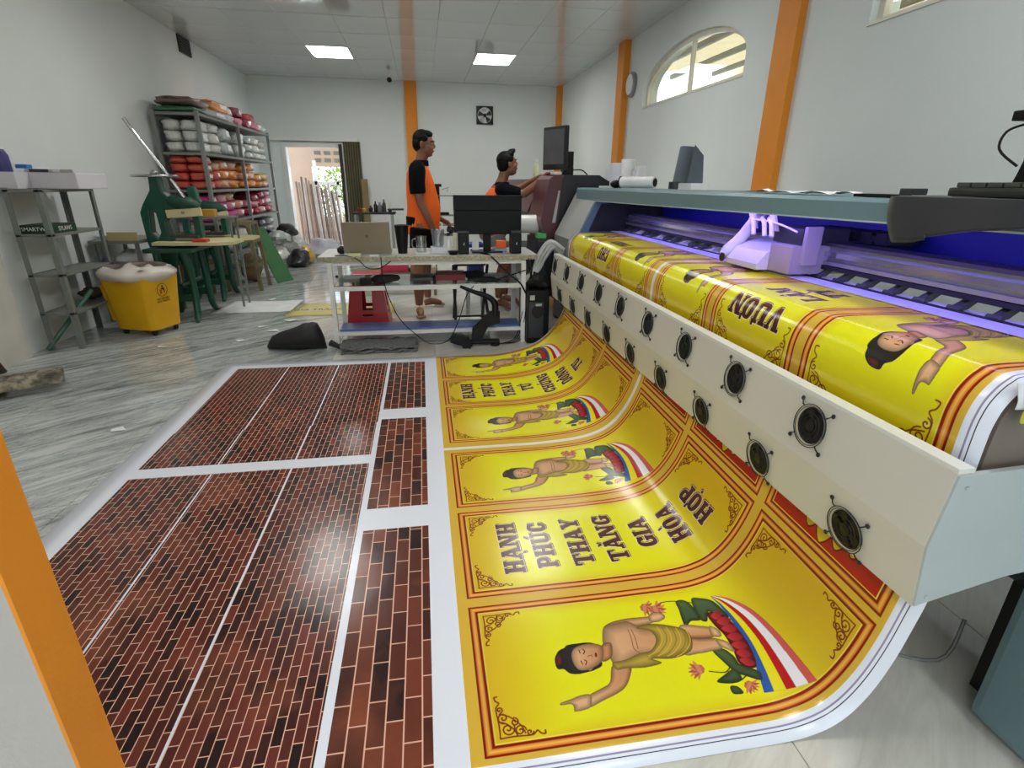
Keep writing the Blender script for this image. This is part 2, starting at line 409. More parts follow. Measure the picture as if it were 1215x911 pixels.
gf = MB().box(-2.45, -2.38, 13.78, 13.84, 0, 1.75).box(-1.95, -1.9, 13.78, 13.84, 0, 1.3).box(-2.45, -1.9, 13.78, 13.84, 1.22, 1.3).box(-2.45, -1.9, 13.78, 13.84, .95, .99)
tag(gf.build('white_frame', white_m), 'white metal frame standing outside the doorway behind the strips', 'frame')  # plain white gate frame of four bars

# things on the walls and ceiling
blk = mat('black plastic', srgb(14, 14, 16), 0.45, spec=.25); dgrey = mat('dark grey plastic', srgb(52, 54, 58), .45)
chrome = mat('brushed steel', srgb(190, 192, 194), .25, 1.0, var=.03)
r = thing('exhaust_fan', (1.33, YB, 2.4), 'square black exhaust fan with silver blades high on the back wall', 'fan')
MB().prism([(1.165, 2.40), (1.50, 2.40), (1.50, 2.73), (1.165, 2.73)], 'Y', YB-.04, YB, holes=[[(1.333+.145*math.cos(a), 2.565+.145*math.sin(a)) for a in [-2*PI*k/24 for k in range(24)]]]).build('frame', blk, r)
MB().box(1.18, 1.49, YB-.006, YB-.001, 2.41, 2.72).build('backing', mat('daylight shutter', srgb(225, 228, 230), .4), r)
for k in range(5):
    a = 2*PI*k/5
    MB().grid(5, 4, lambda u, v, a=a: (1.333+(.03+.105*u)*math.cos(a+(.75*v)), YB-.035+.022*v, 2.565+(.03+.105*u)*math.sin(a+.75*v))).build('blade', chrome if k % 2 else dgrey, r)
MB().lathe([(.035, 0), (.03, -.02)], (1.333, YB-.02, 2.565), 16, axis='Y').build('hub', blk, r)
r = thing('security_camera', (-.47, 11.1, ZC), 'small black security camera hanging from the ceiling before the back wall', 'camera')
MB().cyl((-.47, 11.1, ZC), (-.47, 11.1, ZC-.08), .025, n=10).build('mount', white_m, r)
MB().ell((-.47, 11.08, ZC-.1), (.045, .05, .045)).build('dome', blk, r, True)
r = thing('wall_vent', (XL, 8.97, 2.93), 'dark rectangular vent high on the left wall under the ceiling', 'vent')
MB().box(XL, XL+.02, 8.78, 9.17, 2.90, ZC-.01).build('frame', dgrey, r)
for k in range(6): MB().box(XL+.02, XL+.028, 8.8, 9.15, 2.915+k*.032, 2.93+k*.032).build('slat', blk, r)
r = thing('wall_clock', (XR, 7.78, 2.4), 'round silver-rimmed wall disc beside the arched window', 'wall fan')
MB().lathe([(.15, 0), (.155, -.03), (.13, -.05)], (XR, 7.78, 2.56), 28, axis='X').build('rim', mat('silver rim', srgb(150, 152, 155), .3, .6), r, True)
MB().lathe([(.125, -.05), (.125, -.054)], (XR, 7.78, 2.56), 28, axis='X').build('face', white_m, r)
# ================================================================== PRINTED ARTWORK (computed here, flat print on the vinyl)
S_ = 900.0; U0, U1, V0, V1 = -0.03, 2.22, 0.78, 4.10
AH, AW = int((U1-U0)*S_), int((V1-V0)*S_)
def c3(r, g, b): return np.array([r, g, b], dtype=np.float32)/255.0
class Cv:
    """small raster canvas in metres: x right, y down"""
    def __init__(s, w, h, col): s.w = w; s.h = h; s.a = np.empty((int(h*S_), int(w*S_), 3), np.float32); s.a[:] = col
    def win(s, x0, x1, y0, y1):
        H, W = s.a.shape[:2]
        a, b, c, d = max(0, int(x0*S_)-1), min(W, int(x1*S_)+2), max(0, int(y0*S_)-1), min(H, int(y1*S_)+2)
        if a >= b or c >= d: return None
        return a, b, c, d
    def cov(s, loops, pad=0.0):
        P = np.concatenate([np.array(L, float) for L in loops])
        w = s.win(P[:, 0].min()-pad, P[:, 0].max()+pad, P[:, 1].min()-pad, P[:, 1].max()+pad)
        if w is None: return None, None
        a, b, c, d = w; X, Y = np.meshgrid((np.arange(a*2, b*2)+.5)/2/S_, (np.arange(c*2, d*2)+.5)/2/S_)
        m = np.zeros(X.shape, bool)
        for L in loops:
            n = len(L)
            for i in range(n):
                (x1, y1), (x2, y2) = L[i], L[(i+1) % n]
                if y1 == y2: continue
                t = (Y-y1)/(y2-y1)
                m ^= ((y1 > Y) != (y2 > Y)) & (X < x1+t*(x2-x1))
        f = m.astype(np.float32); f = (f[::2, ::2]+f[1::2, ::2]+f[::2, 1::2]+f[1::2, 1::2])/4
        return f, w
    def blend(s, f, w, col, al=1.0):
        a, b, c, d = w; f = (f*al)[..., None]
        s.a[c:d, a:b] = s.a[c:d, a:b]*(1-f)+col*f
    def poly(s, pts, col, col2=None, axis=(1, 0), edge=0.0, dark=.55):
        f, w = s.cov([pts])
        if f is None: return
        if col2 is not None:
            a, b, c, d = w; X, Y = np.meshgrid(np.arange(a, b)/S_, np.arange(c, d)/S_)
            t = X*axis[0]+Y*axis[1]; m = f > .5
            if m.any(): lo, hi = t[m].min(), t[m].max(); t = np.clip((t-lo)/max(hi-lo, 1e-6), 0, 1)[..., None]
            col = col*(1-t)+col2*t
        if edge > 0:      # rounded drawn shading towards the outline of the printed shape
            k = max(1, int(edge*S_)); q = f > .5; g = q.astype(np.float32)
            for _ in range(k-1):
                p = np.pad(q, 1); q = p[1:-1, :-2] & p[1:-1, 2:] & p[:-2, 1:-1] & p[2:, 1:-1] & q; g += q
            g = (np.clip(g/k, 0, 1)**.55)[..., None]; col = col*(dark+(1-dark)*g)
        s.blend(f, w, col)
    def line(s, pts, r, col, al=1.0):
        for p, q in zip(pts[:-1], pts[1:]):
            w = s.win(min(p[0], q[0])-r, max(p[0], q[0])+r, min(p[1], q[1])-r, max(p[1], q[1])+r)
            if w is None: continue
            a, b, c, d = w; X, Y = np.meshgrid((np.arange(a, b)+.5)/S_, (np.arange(c, d)+.5)/S_)
            dx, dy = q[0]-p[0], q[1]-p[1]; L = dx*dx+dy*dy+1e-12
            t = np.clip(((X-p[0])*dx+(Y-p[1])*dy)/L, 0, 1)
            D = np.hypot(X-p[0]-t*dx, Y-p[1]-t*dy)
            s.blend(np.clip((r-D)*S_+.5, 0, 1), w, col, al)
def smooth2(pts, k=5, closed=True):
    n = len(pts); out = []
    P = [np.array(p, float) for p in pts]
    for i in range(n if closed else n-1):
        if closed: a, b, c, d = P[i-1], P[i], P[(i+1) % n], P[(i+2) % n]
        else: a, b, c, d = P[max(i-1, 0)], P[i], P[i+1], P[min(i+2, n-1)]
        for j in range(k):
            t = j/k; out.append(tuple(0.5*((2*b)+(c-a)*t+(2*a-5*b+4*c-d)*t*t+(3*b-a-3*c+d)*t**3)))
    if not closed: out.append(tuple(P[-1]))
    return out

GOLD, GOLD2 = c3(222, 180, 58), c3(196, 142, 26)
YEL, YGOLD = c3(236, 234, 12), c3(222, 180, 30)
DRED = c3(150, 24, 12); BRN = c3(120, 48, 18)
def frame_d(cv, x0, x1, y0, y1, fillfn):
    """moulded frame drawn as nested bands; fillfn colours the inside"""
    H, W = cv.a.shape[:2]; X, Y = np.meshgrid((np.arange(W)+.5)/S_, (np.arange(H)+.5)/S_)
    dl, dr_, dt, db = X-x0, x1-X, Y-y0, y1-Y
    d = np.minimum(np.minimum(dl, dr_), np.minimum(dt, db))
    stops = [(-.0015, None), (0, DRED*.8), (.0055, DRED), (.0075, c3(226, 132, 34)), (.014, c3(248, 190, 84)), (.020, c3(228, 146, 40)), (.0225, DRED), (.028, DRED*.8), (.0295, c3(246, 214, 70)), (.0325, c3(250, 226, 96)), (.034, None)]
    xs = [q[0] for q in stops[1:-1]]; cs = np.array([q[1] for q in stops[1:-1]])
    band = np.stack([np.interp(d, xs, cs[:, k]) for k in range(3)], -1)
    side = np.minimum(dl, dr_) < np.minimum(dt, db)
    band = band*np.where(side, 1.0, .93)[..., None]
    m = ((d > 0) & (d <= .0325))[..., None]
    cv.a[:] = np.where(m, band, cv.a)
    ins = (d > .0325)
    cv.a[:] = np.where(ins[..., None], fillfn(X, Y), cv.a)
def spiral(cx, cy, r0, turns, a0, sgn=1, n=22):
    return [(cx+r0*(1-.85*i/n)*math.cos(a0+sgn*2*PI*turns*i/n), cy+r0*(1-.85*i/n)*math.sin(a0+sgn*2*PI*turns*i/n)) for i in range(n+1)]
ORN = [spiral(.24, .24, .16, 1.5, .8), spiral(.5, .17, .13, 1.4, 3.1), spiral(.17, .5, .13, 1.4, 1.6, -1), spiral(.38, .40, .10, 1.3, 0), spiral(.70, .11, .08, 1.2, 3.1, -1), spiral(.11, .70, .08, 1.2, 1.6),
       smooth2([(.05, .05), (.3, .06), (.5, .05), (.75, .04), (.86, .12), (.93, .05), (1.02, .03), (1.03, .10)], 4, False), smooth2([(.05, .05), (.06, .3), (.05, .5), (.04, .75), (.12, .86), (.05, .93), (.03, 1.02), (.10, 1.03)], 4, False),
       smooth2([(.08, .42), (.22, .36), (.36, .22), (.42, .08)], 3, False), smooth2([(.10, .60), (.30, .52), (.52, .30), (.60, .10)], 3, False)]
def ornament(cv, x, y, sx, sy, s):
    for L in ORN: cv.line([(x+sx*s*p[0], y+sy*s*p[1]) for p in L], .0019, BRN, .9)

PW, PH = .50, 1.235        # one panel, portrait: x across (v), y down the banner (u)
def inside(X, Y):
    e = np.minimum(.45+np.minimum((X-.03)/.10, (PW-.03-X)/.10), np.minimum((Y-.03)/.30, (PH-.10-Y)/.40))
    e = np.clip(e, 0, 1)[..., None]; e = e*e*(3-2*e)
    return YGOLD*(1-e)+YEL*e
def blank_panel(so=.118):
    cv = Cv(PW, PH, GOLD); frame_d(cv, .004, PW-.004, .045, 1.19, inside)
    for (x, sx) in ((.042, 1), (PW-.042, -1)):
        for (y, sy) in ((.084, 1), (1.150, -1)): ornament(cv, x, y, sx, sy, so)
    return cv

TRACE_A = [[0.63289, -6.32339e-05, -0.00138093, 5.20335e-07, -2.1852e-07, 3.34238e-07], [0.195865, 0.00101887, -0.000333327, -2.98517e-07, -1.19333e-07, 1.91158e-07]]
# ---- figure of the pointing child on a lotus: traced in print metres from measured key points
def fit(pts): return [(p[0], p[1]) for p in pts]
TR = np.array(TRACE_A)      # affine: crop pixel -> (x, y) on the panel, floor part
def T(*pts): return [tuple(tr_pt(p[0], p[1])) for p in pts]
def tr_pt(px, py):
    q = TR @ np.array([1, px, py, px*py, px*px, py*py]); return q
def figure(cv):
    P = lambda pts, c, c2=None, ax=(1, 0), e=.016, dk=.42, sm=True: cv.poly(smooth2(T(*pts)) if sm else T(*pts), c, c2, ax, e, dk)
    skin, skin2 = c3(226, 178, 132), c3(196, 136, 92)
    leaf, leaf2 = c3(52, 74, 48), c3(84, 104, 62); pink = c3(196, 92, 84); red = c3(168, 26, 32)
    # flag ribbons
    R = smooth2([(740, 58), (800, 72), (880, 118), (960, 195), (1040, 288), (1116, 380)], 6, False); L = smooth2([(735, 62), (775, 105), (825, 175), (868, 250), (905, 340), (935, 427)], 6, False)
    for t0, t1, c in ((0, .19, c3(34, 84, 170)), (.19, .42, c3(238, 224, 20)), (.42, .6, c3(190, 18, 22)), (.6, .84, c3(240, 236, 240)), (.84, 1, c3(214, 92, 84))):
        a = [(l[0]+(r[0]-l[0])*t0, l[1]+(r[1]-l[1])*t0) for l, r in zip(L, R)]; b = [(l[0]+(r[0]-l[0])*t1, l[1]+(r[1]-l[1])*t1) for l, r in zip(L, R)]
        cv.poly(T(*(a+b[::-1])), c, None, (1, 0), .003, .75)
    for st in ([(545, 112), (580, 96), (640, 90), (690, 95)], [(735, 362), (790, 360), (808, 340)], [(820, 400), (850, 385), (870, 360)]): cv.line(T(*smooth2(st, 4, False)), .0018, leaf)
    P([(668, 75), (700, 70), (740, 78), (775, 108), (800, 142), (760, 134), (728, 122), (725, 160), (700, 156), (680, 120)], leaf, leaf2)
    P([(612, 92), (642, 84), (672, 105), (702, 155), (668, 166), (650, 192), (636, 165), (624, 125)], leaf, leaf2)
    P([(745, 275), (782, 264), (820, 288), (842, 318), (882, 330), (915, 345), (922, 376), (870, 366), (830, 355), (788, 320)], leaf, leaf2)
    P([(764, 402), (790, 370), (820, 343), (846, 360), (852, 385), (820, 402)], leaf, leaf2)
    P([(813, 414), (840, 413), (862, 437), (832, 446), (818, 437)], leaf, leaf2)
    for cx, cy, r, a0 in ((500, 128, 34, .2), (540, 134, 40, -.2), (698, 358, 42, PI*.9), (880, 402, 38, .5)):
        for k in range(7):
            a = a0+(k-3)*.42; d = (math.cos(a), math.sin(a)); n = (-d[1], d[0])
            P([(cx-d[0]*r*.5, cy-d[1]*r*.5), (cx+n[0]*r*.22, cy+n[1]*r*.22), (cx+d[0]*r, cy+d[1]*r), (cx-n[0]*r*.22, cy-n[1]*r*.22)], c3(176, 80, 62) if k % 2 else c3(214, 132, 96), None, (1, 0), .002, .75)
    # lotus seat
    P([(722, 128), (762, 124), (792, 140), (822, 170), (852, 210), (882, 260), (902, 322), (872, 330), (838, 312), (820, 270), (788, 212), (748, 170)], red*.7)
    for k, (a, b) in enumerate([((738, 140), (776, 128)), ((758, 160), (808, 150)), ((776, 185), (832, 180)), ((795, 215), (852, 212)), ((812, 245), (868, 245)), ((828, 275), (884, 278)), ((842, 303), (898, 312))]):
        m = ((a[0]+b[0])/2, (a[1]+b[1])/2)
        P([a, (m[0]-4, m[1]-17), b, (m[0]+4, m[1]+17)], c3(196, 48, 50), c3(140, 22, 30), (0, 1), .003, .7)
    # legs, feet
    P([(630, 186), (700, 182), (744, 186), (750, 220), (700, 232), (660, 234), (632, 228)], skin2, skin)
    P([(645, 240), (700, 232), (762, 226), (780, 262), (740, 280), (690, 296), (645, 302)], skin, skin2)
    P([(733, 178), (766, 190), (776, 214), (752, 220), (736, 206)], skin); P([(760, 228), (800, 236), (826, 272), (800, 266), (768, 252)], skin)
    # arms
    P([(350, 212), (374, 190), (430, 174), (500, 164), (532, 160), (542, 178), (500, 196), (450, 206), (400, 216), (368, 242)], skin, skin2, (0, -1))
    P([(514, 162), (524, 148), (546, 142), (570, 150), (572, 166), (546, 182), (520, 180)], skin)
    P([(385, 340), (447, 346), (447, 380), (430, 416), (400, 436), (350, 452), (300, 466), (288, 450), (300, 428), (345, 412), (374, 395)], skin, skin2, (0, 1))
    P([(304, 428), (270, 424), (240, 429), (203, 434), (204, 441), (236, 444), (246, 454), (248, 468), (262, 470), (276, 470), (304, 464)], skin)
    # torso
    P([(350, 212), (366, 200), (400, 190), (440, 184), (480, 200), (540, 193), (590, 193), (640, 204), (666, 235), (672, 270), (650, 300), (600, 320), (540, 322), (480, 322), (430, 348), (400, 357), (384, 332), (368, 300), (350, 262)], skin, skin2, (0, 1), .045, .50)
    for st in ([(440, 215), (452, 245), (462, 285), (482, 300)], [(452, 214), (466, 245), (476, 284)]): cv.line(T(*smooth2(st, 4, False)), .0013, skin2*.7)
    # draped cloth
    P([(470, 208), (520, 190), (600, 193), (650, 205), (672, 240), (670, 282), (642, 302), (590, 320), (530, 322), (562, 338), (500, 354), (430, 354), (400, 357), (384, 332), (430, 324), (482, 302), (524, 290), (542, 250), (520, 218)], c3(206, 178, 74), c3(176, 148, 56), (0, 1), .025, .45)
    for k in range(7):
        x = 545+k*17; cv.line(T(*smooth2([(x, 200), (x+16, 230), (x+16, 262), (x-6, 296), (x-30, 312)], 4, False)), .0014, c3(146, 118, 40)*(1.0 if k % 2 else 1.5))
    # neck, head, hair
    P([(345, 270), (378, 262), (384, 300), (372, 320), (345, 322)], skin2)
    P([(183, 300), (195, 276), (214, 268), (225, 260), (262, 257), (300, 257), (324, 264), (318, 276), (348, 332), (322, 350), (300, 354), (265, 357), (235, 351), (214, 335), (192, 330)], c3(30, 26, 24), c3(58, 50, 46), (0, 1))
    P([(186, 300), (196, 286), (206, 300), (206, 318), (192, 322)], c3(120, 40, 30))
    P([(240, 292), (250, 272), (282, 262), (320, 262), (346, 272), (352, 300), (344, 326), (318, 342), (290, 348), (264, 342), (247, 320)], skin, skin2, (0, 1), .022, .55)
    for st in ([(279, 278), (286, 286), (281, 294)], [(285, 314), (293, 320), (289, 330)], [(266, 280), (270, 290)], [(273, 316), (279, 328)]): cv.line(T(*smooth2(st, 4, False)), .0013, BRN*.6)
    cv.line(T((296, 303), (311, 300), (313, 306)), .0012, skin2*.7); P([(324, 292), (330, 300), (326, 309), (321, 301)], c3(178, 70, 60)); P([(296, 346), (316, 344), (306, 352)], skin)

# ---- slab letters
def rr(x0, x1, y0, y1, e=2.6, n=28):
    cx, cy, a, b = (x0+x1)/2, (y0+y1)/2, (x1-x0)/2, (y1-y0)/2
    return [(cx+a*math.copysign(abs(math.cos(t))**(2/e), math.cos(t)), cy+b*math.copysign(abs(math.sin(t))**(2/e), math.sin(t))) for t in [2*PI*k/n for k in range(n)]]
def bx(x0, x1, y0, y1): return [(x0, y0), (x1, y0), (x1, y1), (x0, y1)]
t_ = .25; sf = .13
def stem(x): return [bx(x, x+t_, 0, 1), bx(x-.07, x+t_+.07, 0, sf), bx(x-.07, x+t_+.07, 1-sf, 1)]
G = {
 'H': (.95, stem(.10)+stem(.60)+[bx(.2, .75, .43, .57)]),
 'N': (.98, [bx(.10, .26, 0, 1), bx(.0, .34, 0, sf), bx(.0, .36, 1-sf, 1), bx(.72, .88, 0, 1), bx(.62, .98, 0, sf), [(.10, 0), (.38, 0), (.88, 1), (.62, 1)]]),
 'P': (.80, stem(.10)+[('ring', rr(.18, .78, 0, .60), rr(.36, .54, .15, .45))]),
 'U': (.92, [bx(.08, .33, 0, .75), bx(.0, .41, 0, sf), bx(.62, .80, 0, .75), bx(.52, .90, 0, sf), ('ring', rr(.08, .80, .45, 1.0, 2.4), bx(.33, .62, .4, .80))]),
 'C': (.82, [('ring', rr(.04, .78, 0, 1), rr(.30, .56, .16, .84)), ('cut', bx(.50, .85, .36, .64)), bx(.62, .78, .05, .36), bx(.62, .76, .66, .86)]),
 'T': (.84, [bx(.295, .545, 0, 1), bx(.0, .84, 0, sf), bx(.0, .11, 0, .34), bx(.73, .84, 0, .34), bx(.2, .64, 1-sf, 1)]),
 'A': (.94, [[(.36, 0), (.60, 0), (.92, 1), (.62, 1)], [(.36, 0), (.50, 0), (.24, 1), (.08, 1)], bx(.2, .7, .60, .73), bx(.0, .36, 1-sf, 1), bx(.56, .98, 1-sf, 1), bx(.26, .60, 0, sf)]),
 'Y': (.88, [[(.02, 0), (.32, 0), (.56, .5), (.32, .6)], [(.68, 0), (.84, 0), (.56, .62), (.44, .5)], bx(.32, .57, .48, 1), bx(.0, .38, 0, sf), bx(.58, .88, 0, sf), bx(.22, .66, 1-sf, 1)]),
 'G': (.86, [('ring', rr(.04, .80, 0, 1), rr(.30, .56, .16, .84)), ('cut', bx(.50, .9, .34, .52)), bx(.56, .80, .52, .95), bx(.46, .86, .50, .60), bx(.64, .80, .05, .34)]),
 'I': (.40, stem(.08)), 'O': (.82, [('ring', rr(.04, .78, 0, 1), rr(.30, .52, .15, .85))]),
 'V': (.92, [[(.04, 0), (.34, 0), (.60, 1), (.40, 1)], [(.70, 0), (.84, 0), (.60, 1), (.46, .9)], bx(.0, .42, 0, sf), bx(.60, .92, 0, sf)]),
 'L': (.78, stem(.10)+[bx(.2, .78, 1-sf, 1), bx(.66, .78, .68, 1)]),
 'M': (1.12, [bx(.10, .24, 0, 1), bx(.0, .32, 0, sf), bx(.0, .34, 1-sf, 1), bx(.76, 1.0, 0, 1), bx(.70, 1.10, 0, sf), bx(.68, 1.10, 1-sf, 1), [(.10, 0), (.36, 0), (.62, .8), (.50, .9)], [(.76, 0), (.92, 0), (.62, .9), (.52, .7)]]),
 'E': (.78, stem(.08)+[bx(.2, .72, 0, sf), bx(.2, .72, 1-sf, 1), bx(.2, .6, .43, .57), bx(.62, .74, 0, .3), bx(.62, .74, .7, 1)]),
 'D': (.86, stem(.10)+[('ring', rr(.14, .84, 0, 1, 3), bx(.35, .58, .14, .86))]),
}
MK = {'.': [bx(-.07, .07, 1.12, 1.26)], "'": [[(-.02, -.12), (.1, -.34), (.22, -.34), (.1, -.12)]], '`': [[(.02, -.12), (-.10, -.12), (-.22, -.34), (-.10, -.34)]],
      'u': [[(-.16, -.32), (-.08, -.32), (0, -.22), (.08, -.32), (.16, -.32), (.08, -.12), (-.08, -.12)]], '^': [[(-.18, -.10), (-.04, -.32), (.04, -.32), (.18, -.10), (.08, -.10), (0, -.2), (-.08, -.10)]],
      '+': [[(.30, -.12), (.42, -.12), (.42, .12), (.30, .2)]]}
def word(cv, s, yc, height, xc=PW/2, squeeze=1.0):
    """s: letters, each may be followed by marks . ' ` u ^ + ; dark brown letters, cream rim"""
    lets = []; 
    for ch in s:
        if ch in G: lets.append([ch, ''])
        else: lets[-1][1] += ch
    hw = height; sp = .05
    W = sum(G[c][0]+sp for c, _ in lets)*hw*squeeze; x = xc-W/2
    pad = .02; w = cv.win(x-pad, x+W+pad, yc-hw*.95, yc+hw*.95)
    if w is None: return
    a, b, c0, d0 = w; X, Y = np.meshgrid((np.arange(a*2, b*2)+.5)/2/S_, (np.arange(c0*2, d0*2)+.5)/2/S_)
    m = np.zeros(X.shape, bool)
    def one(L, x, y0):
        k = np.zeros(X.shape, bool); P = [(x+p[0]*hw*squeeze, y0+p[1]*hw) for p in L]; n = len(P)
        for i in range(n):
            (x1, y1), (x2, y2) = P[i], P[(i+1) % n]
            if y1 == y2: continue
            k ^= ((y1 > Y) != (y2 > Y)) & (X < x1+(Y-y1)/(y2-y1)*(x2-x1))
        return k
    y0 = yc-hw/2
    for ch, marks in lets:
        g = np.zeros(X.shape, bool)
        for it in G[ch][1]:
            if it[0] == 'ring': g |= one(it[1], x, y0) & ~one(it[2], x, y0)
            elif it[0] == 'cut': g &= ~one(it[1], x, y0)
            else: g |= one(it, x, y0)
        for mk in marks:
            for L in MK[mk]: g |= one(L, x+G[ch][0]*hw*squeeze/2, y0)
        m |= g; x += (G[ch][0]+sp)*hw*squeeze
    def dil(f, n):
        for _ in range(n):
            p = np.pad(f, 1); f = p[1:-1, :-2] | p[1:-1, 2:] | p[:-2, 1:-1] | p[2:, 1:-1] | f
        return f
    ds = lambda f: (f[::2, ::2].astype(np.float32)+f[1::2, ::2]+f[::2, 1::2]+f[1::2, 1::2])/4
    rim = dil(m, 7); sh = np.roll(np.roll(rim, 5, 0), 4, 1)
    cv.blend(ds(sh), w, c3(40, 20, 18)); cv.blend(ds(rim), w, c3(244, 224, 190)); cv.blend(ds(dil(m, 2)), w, c3(36, 10, 10))
    t = np.clip((Y[::2, ::2]-y0)/hw, 0, 1)[..., None]; col = c3(70, 22, 20)*(1-t)+c3(98, 40, 34)*t
    cv.blend(ds(m), w, col)
def header(cv, y0, y1):
    def red(X, Y):
        t = np.clip((Y-y0)/(y1-y0), 0, 1)[..., None]; return c3(176, 22, 4)*(1-t)+c3(206, 52, 8)*t
    frame_d(cv, .004, PW-.004, y0, y1, red)
    for k in (-2, 2, -1, 1, 0):      # row of lotus petals
        x = PW/2+k*.055; y = y0+.052+abs(k)*.016
        for dx, hh in ((0, .085),):
            p = smooth2([(x+dx, y-hh*.2), (x+dx+.034, y+hh*.5), (x+dx, y+hh*1.3), (x+dx-.034, y+hh*.5)], 5)
            cv.poly(p, c3(232, 190, 30), c3(150, 160, 40), (0, 1), .004, .7)
            cv.line(p+[p[0]], .0022, DRED*.6)
art = np.empty((AH, AW, 3), np.float32); art[:] = c3(232, 236, 246)
def put(u, v, arr, vw):
    n = int(round(vw*S_)); idx = np.clip((np.arange(n)+.5)/n*arr.shape[1], 0, arr.shape[1]-1).astype(int)
    r0 = int(round((u-U0)*S_)); c0 = int(round((v-V0)*S_)); a = arr[:, idx]
    s0 = max(0, -r0); e0 = min(a.shape[0], AH-r0)
    if e0 > s0: art[r0+s0:r0+e0, c0:c0+n] = a[s0:e0]
for r0 in (0.012, 1.545):
    art[int((r0-U0)*S_):int((r0+1.52-U0)*S_), int((.853-V0)*S_):int((4.062-V0)*S_)] = GOLD
figp = blank_panel(); figure(figp); fig2 = blank_panel(.18); figure(fig2)
hd = Cv(PW, .30, GOLD); header(hd, .0, .275)
WA = [("HA.NH", .228), ("PHU'C", .352), ("THAY", .488), ("TAuNG", .624), ("GIA", .758), ("HO`A", .885), ("HO+.P", 1.008)]
WB = [("HA.NH", .20), ("PHU'C", .335), ("THAY", .47), ("TU+'", .60), ("CHU'NG", .735), ("DO^`NG", .865), ("TU", .985)]
WC = [("VU+O+N", .268), ("LA^M", .43), ("TY`", .56)]; WD = [("CHU+", .21), ("THIE^N", .35)]
def tpanel(words, hgt=.074, sq=1.0, so=.118):
    cv = blank_panel(so)
    for s, y in words: word(cv, s, y, hgt, squeeze=sq)
    return cv
pA, pB, pC, pD = tpanel(WA), tpanel(WB), tpanel(WC, .080, .98, .17), tpanel(WD, .074, 1.0, .17)
for off, tA_, tB_ in ((0, pA, pB), (1.53, pC, pD)):
    for v, wv, p in ((.865, .50, figp), (1.395, .505, tA_), (1.93, .50, figp), (2.54, .49, figp), (3.06, .45, tB_), (3.54, .51, figp)):
        q_ = fig2 if (off and p is figp) else p
        put(off-(.022 if q_ is fig2 else 0), v, q_.a, wv); put(off+1.212, v, hd.a, wv)
a_ = art
a_[int((.0-U0)*S_):, int((2.463-V0)*S_):int((2.490-V0)*S_)] = c3(240, 236, 226)
for v, wd_, c in ((.823, .0022, c3(40, 34, 52)), (.833, .004, c3(150, 140, 168))):
    a_[int((.0-U0)*S_):, int((v-V0)*S_):int((v+wd_-V0)*S_)] = c
a_[int((1.49-U0)*S_):int((1.54-U0)*S_), int((.853-V0)*S_):int((4.062-V0)*S_)] = GOLD
a_[:int((.012-U0)*S_)] = c3(232, 236, 246)
img = bpy.data.images.new('printed artwork', AW, AH, alpha=False)
buf = np.ones((AH, AW, 4), np.float32); buf[..., :3] = np.clip(art[::-1], 0, 1); img.pixels.foreach_set(buf.ravel()); img.update(); img.pack()
del buf

# ---- vinyl material: artwork by UV, brick prints by nodes
vm = bpy.data.materials.new('printed glossy vinyl'); vm.use_nodes = True; g = NT(vm); b = g.n['Principled BSDF']
tc = g.new('ShaderNodeTexCoord'); sx = g.new('ShaderNodeSeparateXYZ'); g.put(sx.inputs[0], tc.outputs['Object']); X, Y = sx.outputs[0], sx.outputs[1]
im = g.new('ShaderNodeTexImage'); im.image = img; im.extension = 'EXTEND'; g.put(im.inputs[0], tc.outputs['UV'])
def bricks(width, row, c1, c2, mortar_w, seed):
    cb = g.new('ShaderNodeCombineXYZ'); g.put(cb.inputs[0], g.m('ADD', Y, seed)); g.put(cb.inputs[1], g.m('ADD', X, 5.0+seed*.01))
    bt = g.new('ShaderNodeTexBrick'); g.put(bt.inputs[0], cb.outputs[0]); bt.offset = .5
    for k, v in (('Color1', c1), ('Color2', c2), ('Mortar', srgb(232, 182, 156)), ('Scale', 1.0), ('Mortar Size', mortar_w), ('Mortar Smooth', .1), ('Bias', -.1), ('Brick Width', width), ('Row Height', row)): bt.inputs[k].default_value = v
    nz = g.noise(cb.outputs[0], 2.6, 3, .6); nf = g.noise(cb.outputs[0], 38, 3, .6)
    c = g.mix(g.m('MULTIPLY', g.m('SUBTRACT', 1.0, bt.outputs['Fac']), g.m('MULTIPLY', g.m('MAXIMUM', g.m('SUBTRACT', nz, .52), 0.0), 2.2)), bt.outputs['Color'], srgb(168, 92, 62))
    return g.mix(g.m('MULTIPLY', g.m('SUBTRACT', 1.0, bt.outputs['Fac']), g.m('MULTIPLY', nf, .25)), c, srgb(40, 16, 16), 'MIX')
small = bricks(.078, .0272, srgb(34, 14, 14), srgb(124, 54, 42), .0014, 3.0)
large = bricks(.125, .0468, srgb(44, 20, 20), srgb(132, 64, 42), .0020, 7.0)
ys1 = g.m('ADD', g.band(Y, 2.475, 3.955), g.band(Y, .86, 2.385)); ys2 = g.m('ADD', g.m('ADD', g.band(Y, 3.05, 3.955), g.band(Y, 1.98, 2.903)), g.band(Y, .86, 1.83))
jog = g.m('MULTIPLY', g.m('GREATER_THAN', Y, 2.87), -.006); Xj = g.m('ADD', X, jog)
xs1 = g.m('ADD', g.m('ADD', g.band(Xj, -1.40, -1.046), g.band(Xj, -1.039, -.686)), g.band(Xj, -.679, -.318)); xs2 = g.band(X, -.292, -.036)
m1 = g.m('MULTIPLY', ys1, xs1); m2 = g.m('MULTIPLY', ys2, xs2)
col = g.mix(m1, im.outputs[0], small); col = g.mix(m2, col, large)
g.put(b.inputs['Base Color'], col); b.inputs['Roughness'].default_value = .22; b.inputs['Specular IOR Level'].default_value = .55
bp = g.new('ShaderNodeBump'); bp.inputs['Strength'].default_value = .35; bp.inputs['Distance'].default_value = .02
